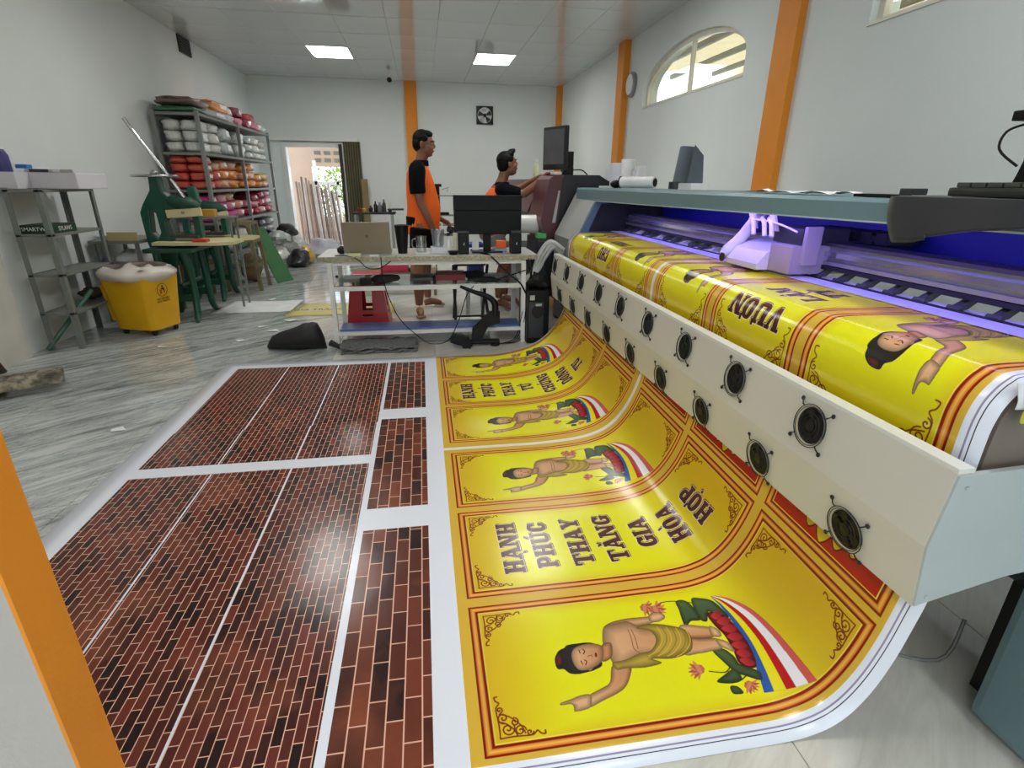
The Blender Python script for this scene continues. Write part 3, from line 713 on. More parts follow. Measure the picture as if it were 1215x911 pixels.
g.put(bp.inputs['Height'], g.noise(tc.outputs['Object'], 1.6, 2, .5, .6)); g.put(b.inputs['Normal'], bp.outputs[0])

# ---- the sheet itself
near = [(-1.51, 0), (-.9, 0), (-.3, 0), (.3, 0), (.55, 0), (.70, 0), (.80, .0), (.88, .006), (.95, .03), (1.0, .075), (1.04, .145), (1.07, .235), (1.09, .33), (1.105, .43), (1.105, .60), (1.105, .80), (1.11, .86), (1.125, .90), (1.155, .932), (1.20, .945), (1.4, .945), (1.64, .945)]
far = [(-1.51, 0), (-.9, 0), (-.3, 0), (.3, 0), (.50, 0), (.61, .012), (.70, .028), (.79, .055), (.87, .09), (.94, .14), (1.0, .205), (1.045, .27), (1.08, .345), (1.10, .43), (1.105, .60), (1.105, .80), (1.11, .86), (1.125, .90), (1.155, .932), (1.20, .945), (1.4, .945), (1.64, .945)]
SY0, SY1 = .795, 4.08
rows = []; NY = 49
for j in range(NY):
    t = j/(NY-1); P = [Vector((a[0]*(1-t)+b_[0]*t, SY0+(SY1-SY0)*t, a[1]*(1-t)+b_[1]*t)) for a, b_ in zip(near, far)]
    rows.append(spline(P, 5))
K = len(rows[0]); vs = []; uvs = []
for R in rows:
    u = -1.55
    for k, p in enumerate(R):
        if k: u += (p-R[k-1]).length
        q = p.copy(); q.z += .0025
        vs.append(tuple(q)); uvs.append(((p.y-V0)/(V1-V0), 1-(u-U0)/(U1-U0)))
fs = [(j*K+k, j*K+k+1, (j+1)*K+k+1, (j+1)*K+k) for j in range(NY-1) for k in range(K-1)]
me = bpy.data.meshes.new('printed_sheet'); me.from_pydata(vs, [], fs); ul = me.uv_layers.new(name='uv')
for l in me.loops: ul.data[l.index].uv = uvs[l.vertex_index]
me.materials.append(vm); me.shade_smooth()
sheet = bpy.data.objects.new('printed_sheet', me); COL.objects.link(sheet)
sm = sheet.modifiers.new('thickness', 'SOLIDIFY'); sm.thickness = .0008; sm.offset = -1
tag(sheet, 'long glossy vinyl sheet with brick panels and yellow banners running up into the printer', 'printed sheet')
# ================================================================== LARGE FORMAT PRINTER
blue_m = mat('blue grey powder coated steel', srgb(112, 142, 150), .4, var=.02, vscale=2)
blue2_m = mat('slate blue steel', srgb(82, 106, 128), .4, var=.03)
silver_m = mat('silver grey panel', srgb(176, 180, 178), .35, .3, var=.02)
cream_p = mat('off-white enamelled steel', srgb(214, 210, 198), .38, var=.02, vscale=1.5)
cream_e = mat('off-white enamelled edge', srgb(226, 226, 220), .35, var=.02)
navy_m = mat('deep blue inner panel', srgb(18, 27, 130), .5, var=.03)
alum = mat('satin aluminium extrusion', srgb(176, 178, 186), .3, .75, var=.03)
rubber = mat('matt black rubber', srgb(26, 26, 28), .7)
taupe = mat('taupe side plate', srgb(128, 116, 104), .6, var=.03)
uv_m = mat('violet curing lamp strip', (.2, .15, 1, 1), .4, emit=(.26, .17, 1.0, 1), es=38.0)
pr = thing('large_format_printer', (1.6, 2.5, 0), 'wide blue-grey inkjet printer with a row of fans and the yellow banner', 'printer')
# dryer box with rows of fans
D0, D1 = .77, 4.24
fp = MB()
prof_f = [(1.03, .765), (1.008, .592), (1.03, .43)]
fp.prism([(1.03, .765), (1.010, .592), (1.03, .43), (1.05, .43), (1.03, .592), (1.05, .745), (1.068, .745), (1.068, .765)], 'Y', D0, D1)
fan_panel = fp.build('dryer_panel', cream_p, pr)
MB().box(1.031, 1.07, D0, D1, .765, .775).build('ledge', cream_e, fan_panel)
ep = MB().prism([(1.031, .762), (1.011, .592), (1.03, .435), (1.245, .49), (1.33, .50), (1.33, .775)], 'Y', D0-.006, D0+.006)
for x, z in ((1.055, .735), (1.05, .46)): ep.lathe([(.005, -.008), (.004, -.011)], (x, D0, z), 8, axis='Y')
ep.build('end_plate', mat('pale grey end plate', srgb(184, 192, 190), .4, var=.02), fan_panel)
MB().prism([(1.031, .762), (1.011, .592), (1.03, .435), (1.10, .45), (1.10, .765)], 'Y', D1-.006, D1+.006).build('end_plate', cream_p, fan_panel)
def front_x(z): return 1.01+(z-.592)/(.765-.592)*.02 if z > .592 else 1.01+(.592-z)/(.592-.43)*.02
fanmats = [mat('black fan opening', srgb(14, 14, 15), .5), mat('zinc fan guard', srgb(96, 98, 94), .4, .6), mat('black wire', srgb(20, 20, 20), .4)]
def fan(y, z):
    x = front_x(z)-.001; n = -1; m = MB()
    sl = math.atan2(.02, .17)*(1 if z > .592 else -1)
    m.lathe([(.050, 0), (.050, -.003), (.047, -.003), (.044, -.001)], (x, y, z), 28, 0, axis='X')
    m.lathe([(.016, -.004), (.016, -.007), (.002, -.008)], (x, y, z), 14, 0, axis='X')
    for k in range(6):
        a = 2*PI*k/6
        m.grid(4, 3, lambda u, v: (x-.0045-.002*v, y+(.016+.030*u)*math.cos(a+.6*v), z+(.016+.030*u)*math.sin(a+.6*v)), 0)
    for r in (.0535, .059, .036, .024): 
        m.tube([(x-.008, y+r*math.cos(2*PI*k/28), z+r*math.sin(2*PI*k/28)) for k in range(29)], .0014 if r > .04 else .0009, 5, 1 if r in (.0535,) else 0, cap=False)
    for k in range(4):
        a = PI/4+k*PI/2+.05; c, s = math.cos(a), math.sin(a)
        m.tube([(x-.007, y+c*.058, z+s*.058), (x-.009, y+c*.068, z+s*.064), (x-.004, y+c*.082, z+s*.078)], .0018, 5, 2)
        m.ell((x-.004, y+c*.084, z+s*.080), (.004, .0065, .0065), 8, 6, 2)
    sl = .115 if z > .592 else -.12; m.v = [(v[0]+(v[2]-z)*sl, v[1], v[2]) for v in m.v]
    return m
for k in range(9):
    for (y, z) in ((.972+.3735*k, .489), (1.161+.3735*k, .69)):
        if y < 4.19: fan(y, z).build('cooling_fan', fanmats, fan_panel)
# platen under the sheet
pl = MB(); pp = [(1.13, .5), (1.105+.018, .80), (1.128, .86), (1.142, .893), (1.168, .922), (1.205, .934), (1.66, .934), (1.66, .5)]
pl.prism(pp, 'Y', .82, 4.2).build('platen', mat('grey platen', srgb(150, 150, 150), .5), pr)
MB().prism(pp, 'Y', .800, .818).build('platen_end', taupe, pr)
MB().prism([(1.10, .44), (1.10, .5), (1.13, .8), (1.66, .8), (1.66, .44)], 'Y', 4.2, 4.25).build('platen_end', blue2_m, pr)
# far end housing
hs = MB().prism([(1.20, .12), (1.20, .86), (1.37, 1.22), (1.40, 1.262), (1.98, 1.262), (1.98, .12)], 'Y', 4.22, 4.30).build('side_frame', blue2_m, pr)
MB().prism([(1.30, .95), (1.39, 1.15), (1.90, 1.24), (1.90, .95)], 'Y', 4.205, 4.218).build('inner_shade_plate', rubber, pr)  # added dark plate stands in for shade inside the far housing
MB().prism([(1.215, .12), (1.215, .86), (1.385, 1.215), (1.98, 1.25), (1.98, .12)], 'Y', 4.30, 4.95).build('end_housing', dgrey, pr)
MB().add([(1.190, 4.26, .87), (1.190, 4.90, .87), (1.375, 4.90, 1.225), (1.375, 4.26, 1.225), (1.205, 4.26, .865), (1.205, 4.90, .865), (1.39, 4.90, 1.22), (1.39, 4.26, 1.22)],
         [(0, 1, 2, 3), (7, 6, 5, 4), (0, 4, 5, 1), (1, 5, 6, 2), (2, 6, 7, 3), (3, 7, 4, 0)]).build('silver_panel', silver_m, pr)
MB().box(1.188, 1.21, 4.26, 4.90, .35, .868).build('lower_panel', mat('mid grey panel', srgb(126, 128, 126), .4), pr)
# hood
hd_ = MB().prism([(1.35, 1.125), (1.35, 1.255), (1.36, 1.268), (1.98, 1.268), (1.98, 1.255), (1.375, 1.25), (1.365, 1.125)], 'Y', .3, 4.8)
hd_.v = [(v[0], v[1], v[2] if v[2] > 1.13 else (1.210 if v[1] < 1 else 1.168)) for v in hd_.v]
hd_.build('hood', blue_m, pr)
hl_ = MB().box(1.347, 1.352, .3, 4.8, 1.125, 1.130)
hl_.v = [(v[0], v[1], v[2]+(.083 if v[1] < 1 else .041)) for v in hl_.v]
hl_.build('hood_lip', mat('pale lip', srgb(190, 205, 208), .4), pr)
MB().box(1.90, 1.95, .3, 4.3, 1.04, 1.25).build('inner_panel', navy_m, pr)
# gantry beam and rails
MB().box(1.62, 1.74, .3, 4.25, 1.0, 1.075).build('beam', alum, pr)
MB().box(1.60, 1.70, .3, 4.25, 1.075, 1.088).build('upper_rail', mat('dark anodised rail', srgb(84, 80, 92), .35, .5), pr)
MB().box(1.598, 1.62, .3, 4.25, 1.035, 1.055).build('linear_guide', mat('polished guide', srgb(214, 214, 224), .15, .9), pr)
MB().box(1.60, 1.62, .3, 4.25, 1.003, 1.018).build('lower_rail', alum, pr)
MB().box(1.595, 1.66, .3, 4.25, .985, 1.0).build('cable_rail', rubber, pr)
MB().box(1.555, 1.572, .3, 4.25, .948, .956).build('pinch_bar', rubber, pr)
pm = mat('grey moulded bracket', srgb(70, 72, 76), .45); wm_ = mat('white roller lever', srgb(200, 198, 205), .4)
for k in range(30):
    y = .62+k*.122
    bk = MB().prism([(1.562, .952), (1.575, .957), (1.625, .985), (1.66, .985), (1.62, .955), (1.60, .948)], 'Y', y-.012, y+.012)
    bk.cyl((1.585, y-.022, .955), (1.585, y+.022, .955), .009, n=10).build('pinch_roller', pm if (k < 13 or k % 3) else wm_, pr)
MB().box(1.375, 1.39, .4, 3.9, 1.222, 1.230).build('curing_lamp', uv_m, pr)
MB().box(1.37, 1.40, .4, 3.9, 1.230, 1.248).build('lamp_holder', dgrey, pr)
# violet-lit media guide strip
MB().box(1.465, 1.62, .80, 4.18, .9505, .9525).build('guide_strip', mat('white guide strip', srgb(226, 226, 240), .35), pr)
# carriage
cg_w = mat('white carriage shell', srgb(226, 222, 226), .35, var=.03); cg_g = mat('pinkish grey carriage plate', srgb(168, 156, 160), .45)
cr = MB().prism([(1.40, .962), (1.40, .985), (1.44, 1.035), (1.50, 1.06), (1.60, 1.085), (1.72, 1.085), (1.72, .962)], 'Y', 2.10, 2.34).build('carriage', cg_w, pr)
MB().cbox(1.45, 1.72, 1.96, 2.10, .962, 1.075, .006).build('carriage_plate', cg_g, cr)
MB().cbox(1.49, 1.70, 1.965, 2.15, 1.075, 1.14, .006).build('ink_block', mat('dark ink block', srgb(56, 58, 62), .4), cr)
MB().cbox(1.49, 1.56, 1.94, 1.96, 1.0, 1.15, .006).build('carriage_bracket', cg_g, cr)
nz = MB().tube([(1.50, 2.30, 1.18), (1.49, 2.34, 1.12), (1.47, 2.37, 1.06), (1.43, 2.38, 1.01), (1.41, 2.38, .985)], [.018, .024, .028, .034, .026], 12, smooth=4); nz.build('lamp_head', cg_w, cr, True)
MB().lathe([(.02, 0), (.02, -.006)], (1.385, 2.35, .985), 14, axis='X').build('lamp_cap', rubber, cr)
MB().cbox(1.45, 1.60, 2.36, 2.46, .962, .98, .004).build('foot_plate', alum, cr)
for y, dy in ((2.27, .05), (2.12, .05)):
    MB().prism([(1.47, 1.12), (1.48, 1.12), (1.44, 1.225), (1.43, 1.225)], 'Y', y-.018, y+.018).build('ribbon_cable', cg_w, cr)
for y in (2.30, 2.22, 2.17): MB().tube([(1.50, y+.03, 1.17), (1.47, y, 1.165), (1.45, y-.05, 1.15), (1.44, y-.08, 1.10)], .010, 8, smooth=3).build('ink_tube', cg_w, cr, True)
MB().tube([(1.46, 2.30, 1.16), (1.455, 2.1, 1.155), (1.45, 1.95, 1.13)], .004, 6, smooth=3).build('hose', cg_w, cr, True)
ch = MB().box(1.74, 1.86, 1.80, 2.3, 1.095, 1.12)
for k in range(6): ch.cbox(1.735, 1.865, 1.82+k*.08, 1.875+k*.08, 1.088, 1.132, .004)
ch = ch.build('cable_chain', rubber, pr); 
# near end station and lower frame
MB().cbox(1.34, 1.98, -.25, .785, .03, 1.22, .02).build('near_cabinet', mat('blue grey cabinet', srgb(104, 128, 134), .4, var=.02), pr)
MB().box(1.40, 1.9, -.2, .75, 0, .03).build('base_skirt', rubber, pr)
MB().box(1.70, 1.80, .785, 4.3, .20, .32).build('lower_beam', blue2_m, pr)
MB().box(1.62, 1.92, 4.3, 4.8, .0, .12).build('foot', blue2_m, pr)
MB().box(1.45, 1.52, .785, .87, .0, .36).build('support_post', rubber, pr)
MB().tube([(1.47, .95, .15), (1.40, .93, .03), (1.28, 1.05, .008), (1.42, 1.28, .008), (1.62, 1.3, .008)], .005, 6, smooth=5).build('floor_cable', mat('grey cable', srgb(120, 120, 115), .5), pr, True)
# cloth, keyboard and small things on the hood
cl_m = mat('black felt cloth', srgb(30, 31, 38), .9, var=.05, sheen=.2)
def cloth(u, v):      # u along Y, v across the hood: top then hanging down in front
    y = .62+.80*u; s = v*.62
    edge = .05*math.sin(u*7)+.02*math.sin(u*19)
    hang = .058+.062*max(-.8, (y-1.04)/.37)+.003*math.sin(u*16)
    if v < .6: x = 1.345+.42*(.6-v)/.6; z = 1.2725+.001*math.sin(u*20)
    else:
        t = (v-.6)/.4; x = 1.338-.012*t-.004*math.sin(u*14); z = 1.272-hang*t
        y -= (.02*t*t if u > .9 else 0)+.035*t*t*(u > .85)
    return (x, y, z)
o = MB().grid(36, 26, cloth).build('felt_cloth', cl_m, None, True); m_ = o.modifiers.new('t', 'SOLIDIFY'); m_.thickness = .004; m_.offset = 1
tag(o, 'black felt cloth draped over the near end of the printer hood', 'cloth')
kb = thing('keyboard', (1.5, 1.15, 1.277), 'dark control keyboard lying on the black cloth at the right edge', 'keyboard')
MB().cbox(1.35, 1.45, .80, 1.265, 1.278, 1.300, .008).build('base', mat('dark olive plastic', srgb(44, 46, 44), .35), kb)
key_m = mat('dark key', srgb(66, 70, 64), .4)
for i in range(5):
    for j in range(11): MB().cbox(1.356+i*.018, 1.371+i*.018, .815+j*.040, .850+j*.040, 1.300, 1.312, .003).build('key', key_m, kb)
mn = thing('monitor_stand', (1.45, 1.02, 1.304), 'black monitor edge and stand standing at the right edge of the picture', 'monitor')
MB().prism([(1.12, 1.278), (1.21, 1.278), (1.195, 1.33), (1.175, 1.44), (1.14, 1.44)], 'X', 1.46, 1.50).build('stand', blk, mn)
MB().cbox(1.43, 1.47, .62, 1.225, 1.452, 1.475, .004).build('arm', blk, mn)
MB().cbox(1.505, 1.53, .62, 1.13, 1.36, 1.72, .008).build('screen_back', blk, mn)
MB().tube([(1.45, 1.20, 1.445), (1.44, 1.235, 1.43), (1.44, 1.24, 1.39), (1.46, 1.20, 1.35)], .003, 6, smooth=5).build('cable', blk, mn, True)
def crumple(c, r, n=10, m=7, amp=.3, seed=0, **k):
    b = MB().ell(c, r, n, m); o = []
    for v in b.v:
        q = Vector(v)-Vector(c); f = 1+amp*noise.noise(Vector((q.x/r[0]*1.3+seed*7.1, q.y/r[1]*1.3, q.z/r[2]*1.3+seed)))
        o.append(tuple(Vector(c)+q*f))
    b.v = o; return b
paper_m = mat('white paper', srgb(236, 238, 238), .6)
pp_ = MB().grid(12, 6, lambda u, v: (1.40+.13*v, 1.75+.55*u, 1.272+.012*abs(math.sin(u*9+v*4))*(1-.4*u)+(.010 if .70 < u < .76 and v < .3 else 0)))
o = pp_.build('paper_scrap', paper_m, None, True); tag(o, 'crumpled white paper lying on the printer hood right of the orange pilaster', 'paper')
tag(MB().cbox(1.38, 1.44, 1.46, 1.62, 1.269, 1.279, .003).build('remote_control', blk), 'flat black remote lying on the hood beside the black cloth', 'remote')
tag(MB().cbox(1.38, 1.43, 1.40, 1.445, 1.2785, 1.296, .003).build('small_box', dgrey), 'tiny grey box standing at the corner of the black cloth on the hood', 'box')
# white wrap with warning sticker at the near end of the platen
wr = MB().grid(12, 14, lambda u, v: (1.125+.30*u, .792-.012*v-.006*math.sin(u*9+v*3), .946-.055*v*(1+.6*u)-.004*math.sin(v*5+u*4))); o = wr.build('plastic_wrap', mat('white translucent film', srgb(226, 226, 232), .25, var=.05), None, True)
m_ = o.modifiers.new('t', 'SOLIDIFY'); m_.thickness = .002; tag(o, 'white plastic film hanging over the near end of the printer roller', 'film')
MB().prism([(1.138, .868), (1.166, .868), (1.17, .872), (1.17, .892), (1.166, .897), (1.138, .897), (1.134, .892), (1.134, .872)], 'Y', .770, .772).build('warning_sticker', mat('yellow warning sticker', srgb(206, 206, 60), .4), o)
# pale hoses at the far end
hm = mat('pale grey plastic bag', srgb(196, 198, 196), .4, var=.08)
hz = MB()
for k in range(3): hz.tube([(1.16, 4.42+.03*k, .78-.03*k), (1.06+.015*k, 4.48, .84-.02*k), (.98+.02*k, 4.5+.02*k, .76-.03*k), (.90+.02*k, 4.46, .60), (.80, 4.42, .50+.02*k), (.74, 4.45, .46)], [.016, .022, .020, .016, .010], 8, smooth=5)
tag(hz.build('pale_hose', hm, None, True), 'bundle of pale hoses curling down beside the far end of the fan dryer', 'hose')

# ------------------------------------------------------------------ second printer (black and maroon)
mar = mat('dark maroon plastic', srgb(92, 46, 54), .35, var=.05); blk2 = mat('matt charcoal plastic', srgb(28, 31, 36), .45)
sp = thing('second_printer', (1.6, 6, 0), 'black and maroon wide printer standing behind the blue-grey one', 'printer')
MB().prism([(1.22, .25), (1.20, .78), (1.26, 1.335), (1.30, 1.375), (1.62, 1.375), (1.72, 1.32), (1.74, .25)], 'Y', 5.02, 5.7).build('end_housing', blk2, sp)
MB().prism([(1.12, .80), (1.08, .98), (1.15, 1.335), (1.19, 1.37), (1.27, 1.37), (1.25, 1.1), (1.20, .70)], 'Y', 5.0, 5.6).build('front_cover', mar, sp)
MB().prism([(1.185, .96), (1.215, .96), (1.25, 1.24), (1.235, 1.24)], 'Y', 4.994, 5.001).build('name_stripe', silver_m, sp)
MB().cbox(1.04, 1.28, 4.97, 5.5, .40, .82, .03).build('lower_cover', blk2, sp)
MB().prism([(1.12, .80), (1.12, 1.05), (1.24, 1.30), (1.3, 1.33), (1.7, 1.33), (1.7, .80)], 'Y', 5.7, 8.6).build('body', blk2, sp)
MB().prism([(1.08, 1.02), (1.10, 1.02), (1.25, 1.335), (1.22, 1.345)], 'Y', 5.7, 8.6).build('cover', mar, sp)
MB().box(1.3, 1.4, 5.2, 5.3, 0, .3).build('foot', blk2, sp); MB().box(1.3, 1.4, 8.2, 8.3, 0, .85).build('foot', blk2, sp)
MB().box(1.15, 1.65, 5.1, 8.5, .25, .45).build('lower_tray', blk2, sp)
tag(MB().lathe([(.085, -.12), (.085, .16)], (1.0, 5.28, .93), 20, axis='X').build('media_roll', white_m, None, True), 'white media roll on the front of the maroon printer', 'roll')
tag(MB().box(1.05, 1.13, 4.985, 5.10, .822, .865).build('green_pad', mat('green pad', srgb(96, 196, 112), .5)), 'bright green pad at the foot of the maroon printer', 'pad')
mo = thing('control_monitor', (1.28, 5.25, 1.375), 'black flat control monitor on the maroon printer, seen from its left side', 'monitor')
R_ = rotz(math.radians(-24))
MB().cbox(1.235, 1.275, 5.08, 5.42, 1.42, 1.79, .01, rot=rotz(math.radians(24)), c=(1.255, 5.25, 1.6)).build('case', blk2, mo)
MB().box(1.232, 1.236, 5.10, 5.40, 1.47, 1.765, rot=rotz(math.radians(24)), c=(1.255, 5.25, 1.6)).build('screen', mat('dim grey screen', srgb(96, 98, 104), .25), mo)
MB().cbox(1.32, 1.42, 5.19, 5.30, 1.375, 1.45, .008).cbox(1.34, 1.42, 5.2, 5.31, 1.45, 1.58, .006).build('arm_mount', blk, mo)
MB().tube([(1.42, 5.22, 1.42), (1.50, 5.2, 1.42), (1.56, 5.2, 1.38)], .006, 6, smooth=4).build('cable', blk, mo, True)
tag(MB().cbox(1.19, 1.27, 5.04, 5.16, 1.377, 1.40, .004).build('card_holder', white_m), 'small white card below the control monitor', 'card')
bo = thing('spray_bottle', (1.17, 5.95, 1.345), 'pale yellow plastic bottle standing on the maroon printer', 'bottle')
MB().lathe([(.035, 1.345), (.035, 1.46), (.016, 1.50), (.016, 1.515)], (1.22, 5.95, 0), 16).build('body', mat('pale yellow plastic', srgb(222, 226, 190), .35), bo, True)
MB().lathe([(.019, 1.515), (.019, 1.54)], (1.22, 5.95, 0), 12).build('cap', white_m, bo)
# store cabinet along the right wall behind the printers, with rolls
sb = thing('side_cabinet', (2.55, 5.2, 0), 'low grey cabinet along the right wall behind the printer', 'cabinet')
MB().box(2.2, 2.88, 3.9, 7.0, 0, 1.17).build('body', silver_m, sb); MB().box(2.17, 2.88, 3.88, 7.02, 1.17, 1.2).build('top', white_m, sb)
roll_m = mat('pale lilac white vinyl', srgb(214, 216, 226), .35, var=.02); roll2 = mat('white film', srgb(232, 233, 235), .35)
def roll(x, y, z0, h, r, m, label, lean=(0, 0)):
    b = MB(); b.lathe([(r, 0), (r, h), (r*.55, h), (r*.55, h-.03)], (0, 0, 0), 22); b.v = [(x+v[0]+lean[0]*v[2], y+v[1]+lean[1]*v[2], z0+v[2]) for v in b.v]
    return tag(b.build('vinyl_roll', m, None, True), label, 'roll', 'rolls standing behind the printer')
roll(2.3, 6.62, 1.2, .27, .085, roll_m, 'shortest lilac-white vinyl roll, leftmost of the rolls under the orange pilaster')
roll(2.3, 6.40, 1.2, .33, .10, roll_m, 'thick lilac-white vinyl roll, second from the left behind the printer')
roll(2.3, 6.12, 1.2, .36, .075, roll2, 'tallest slim white vinyl roll behind the printer, third from the left')
roll(2.3, 5.88, 1.2, .24, .035, roll_m, 'thin grey-white tube between the tall white roll and the white bottle-shaped roll')
roll(2.3, 5.72, 1.2, .28, .05, roll2, 'narrow white roll at the right end of the upright rolls')
hr = MB().cyl((1.62, 4.42, 1.315), (1.80, 4.18, 1.315), .042, n=20).build('paper_tube', paper_m, None, True); tag(hr, 'white paper tube lying on the far end of the hood', 'tube')
MB().cyl((1.615, 4.425, 1.315), (1.61, 4.43, 1.315), .046, n=16).cyl((1.80, 4.18, 1.315), (1.803, 4.176, 1.315), .030, n=16).build('tube_end', blk, hr)
tag(MB().ell((1.60, 4.50, 1.30), (.05, .04, .032)).build('tape_roll', blk, None, True), 'small black lump at the left end of the white paper tube', 'tape')
tr_ = MB().lathe([(.02, 0), (.045, 0), (.045, .05), (.02, .05), (.02, 0)], (1.86, 3.95, 1.27), 18, cap=False).build('tape_roll', dgrey, None, True); tag(tr_, 'dark grey tape roll standing right of the white paper tube', 'tape')
tag(MB().lathe([(.02, 0), (.05, 0), (.05, .055), (.02, .055)], (2.3, 5.35, 1.2), 18).build('tape_roll', mat('clear tape', srgb(176, 178, 178), .3), None, True), 'clear parcel tape roll right of the upright rolls', 'tape')
tag(MB().box(1.72, 1.84, 3.42, 3.60, 1.269, 1.31).build('label_box', white_m), 'small white box on the hood under the dark fabric roll', 'box')
tag(MB().box(1.55, 1.7, 4.62, 4.8, 1.269, 1.285).build('white_pad', white_m), 'flat white pad at the far left corner of the hood', 'pad')
fr_ = MB(); fr_.tube([(2.34, 4.86, 1.2), (2.40, 4.88, 1.61)], [.085, .082], 20)
fr_.grid(8, 8, lambda u, v: (2.27+.09*u+.05*v, 4.62-.16*u*(1-v), 1.2+.42*v*(1-.2*u)))
tag(fr_.build('fabric_roll', mat('slate grey fabric', srgb(98, 110, 122), .8, var=.06), None, True), 'slate grey fabric roll standing upright behind the printer', 'roll')
# ================================================================== WORK TABLE
tw = mat('white table steel', srgb(224, 225, 222), .4, var=.03)
gran = bpy.data.materials.new('speckled table edge'); gran.use_nodes = True; g = NT(gran); tc = g.new('ShaderNodeTexCoord'); vo = g.new('ShaderNodeTexVoronoi'); g.put(vo.inputs[0], tc.outputs['Object']); vo.inputs['Scale'].default_value = 70
g.put(g.n['Principled BSDF'].inputs['Base Color'], g.mix(g.noise(tc.outputs['Object'], 18, 4), g.mix(vo.outputs['Distance'], srgb(92, 84, 52), srgb(214, 208, 176)), srgb(150, 142, 108)))
g.n['Principled BSDF'].inputs['Roughness'].default_value = .35
TX0, TX1, TY0, TY1, TZ = -.83, .93, 4.40, 4.97, .745
tb = thing('work_table', (0, 4.68, 0), 'long white steel table with speckled top, glass middle shelf and blue lower shelf', 'table')
MB().cbox(TX0, TX1, TY0+.003, TY1, .715, TZ, .002).build('table_top', mat('pale grey laminate', srgb(206, 207, 202), .3, var=.05, vscale=12), tb)
MB().box(TX0, TX1, TY0-.004, TY0+.003, .708, TZ-.001).build('edge_strip', gran, tb)
MB().box(-.76, .83, 4.42, 4.45, .675, .715).box(-.76, .83, 4.92, 4.95, .675, .715).build('rail', tw, tb)
for x in (-.745, .815):
    for y in (4.42, 4.93): MB().box(x-.018, x+.018, y-.018, y+.018, 0, .7).build('leg', tw, tb)
MB().box(-.74, .81, 4.405, 4.435, .475, .51).box(-.74, .81, 4.92, 4.95, .475, .51).build('shelf_rail', tw, tb)
MB().box(-.73, .80, 4.41, 4.95, .511, .519).build('glass_shelf', glass_mat('greenish shelf glass', (.72, .78, .76, 1), .25), tb)
MB().box(-.72, .80, 4.43, 4.66, .135, .15).build('blue_shelf', mat('blue laminate shelf', srgb(72, 100, 164), .3, var=.04), tb)
MB().box(-.74, .81, 4.405, 4.43, .105, .135).build('lower_rail', tw, tb)
def on(x, y): return Vector((x, y, TZ))
# laptop, lid towards the camera
lp = thing('laptop', (-.45, 4.72, TZ), 'open gold-grey laptop seen from behind on the left end of the table', 'laptop')
gold_m = mat('champagne aluminium', srgb(158, 148, 128), .35, .5, var=.02)
MB().cbox(-.62, -.27, 4.56, 4.80, TZ, TZ+.016, .005).build('base', gold_m, lp)
MB().cbox(-.64, -.265, 4.548, 4.556, TZ+.012, TZ+.262, .004, rot=rotx(math.radians(12)), c=(-.45, 4.552, TZ)).build('lid', gold_m, lp)
lg = mat('dark emblem', srgb(96, 84, 70), .3)
for dx, dz in ((0, 0), (.011, 0), (0, .011), (.011, .011)): MB().box(-.458+dx, -.449+dx, 4.517-(dz*.0), 4.520, TZ+.138+dz, TZ+.147+dz, rot=rotx(math.radians(12)), c=(-.45, 4.519, TZ+.14)).build('emblem', lg, lp)
tu = thing('tumbler', (-.175, 4.62, TZ), 'tall black tumbler standing right of the laptop', 'tumbler')
MB().lathe([(.038, TZ), (.048, TZ+.10), (.055, TZ+.20), (.055, TZ+.215)], (-.175, 4.60, 0), 20).build('body', blk, tu, True); MB().lathe([(.058, TZ+.212), (.058, TZ+.225), (.05, TZ+.23)], (-.175, 4.60, 0), 20).build('lid', blk, tu, True)
cg = glass_mat('clear glass', (.93, .95, .95, 1), .35, .05); cg2 = glass_mat('frosted cup', (.78, .83, .88, 1), .5, .3)
mg = thing('glass_mug', (-.02, 4.6, TZ), 'clear glass mug with a handle standing behind the tumbler to the right', 'mug')
MB().lathe([(.034, TZ), (.042, TZ+.01), (.042, TZ+.14), (.039, TZ+.14), (.039, TZ+.012), (.0, TZ+.012)], (-.02, 4.58, 0), 24, cap=False).build('body', cg, mg, True)
MB().tube([(-.06, 4.58, TZ+.12), (-.09, 4.58, TZ+.11), (-.093, 4.58, TZ+.06), (-.062, 4.58, TZ+.03)], .006, 8, smooth=5).build('handle', cg, mg, True)
MB().box(-.07, .05, 4.52, 4.66, TZ, TZ+.006).build('tissue', paper_m, mg)
wb = tag(MB().cbox(.055, .19, 4.54, 4.68, TZ, TZ+.05, .008).build('clear_box', mat('pale translucent box', srgb(214, 214, 218), .3)), 'flat pale plastic box under the clear cup', 'box')
cp = thing('plastic_cup', (.12, 4.6, TZ+.05), 'clear plastic cup with a white straw standing on the pale box', 'cup')
MB().lathe([(.042, TZ+.052), (.055, TZ+.19), (.053, TZ+.19), (.040, TZ+.055)], (.12, 4.60, 0), 24, cap=False).build('body', cg2, cp, True); MB().cyl((.10, 4.60, TZ+.06), (.16, 4.58, TZ+.235), .006, n=8).build('straw', white_m, cp)
tag(MB().cbox(.245, .345, 4.54, 4.60, TZ, TZ+.165, .003).build('cream_box', mat('cream carton', srgb(214, 210, 190), .6)), 'upright cream carton standing between the cup and the monitor', 'carton')
tag(MB().lathe([(.03, TZ), (.045, TZ+.03), (.04, TZ+.032)], (.235, 4.47, 0), 18).build('black_dish', blk, None, True), 'small black dish in front of the cream carton', 'dish')
wb = thing('glue_bottle', (.205, 4.55, TZ), 'small white glue bottle with a dark cap left of the cream carton', 'bottle')
MB().lathe([(.03, TZ), (.03, TZ+.05), (.01, TZ+.12), (.008, TZ+.15)], (.205, 4.58, 0), 14).build('body', white_m, wb, True); MB().lathe([(.012, TZ+.14), (.012, TZ+.165)], (.205, 4.58, 0), 10).build('cap', rubber, wb)
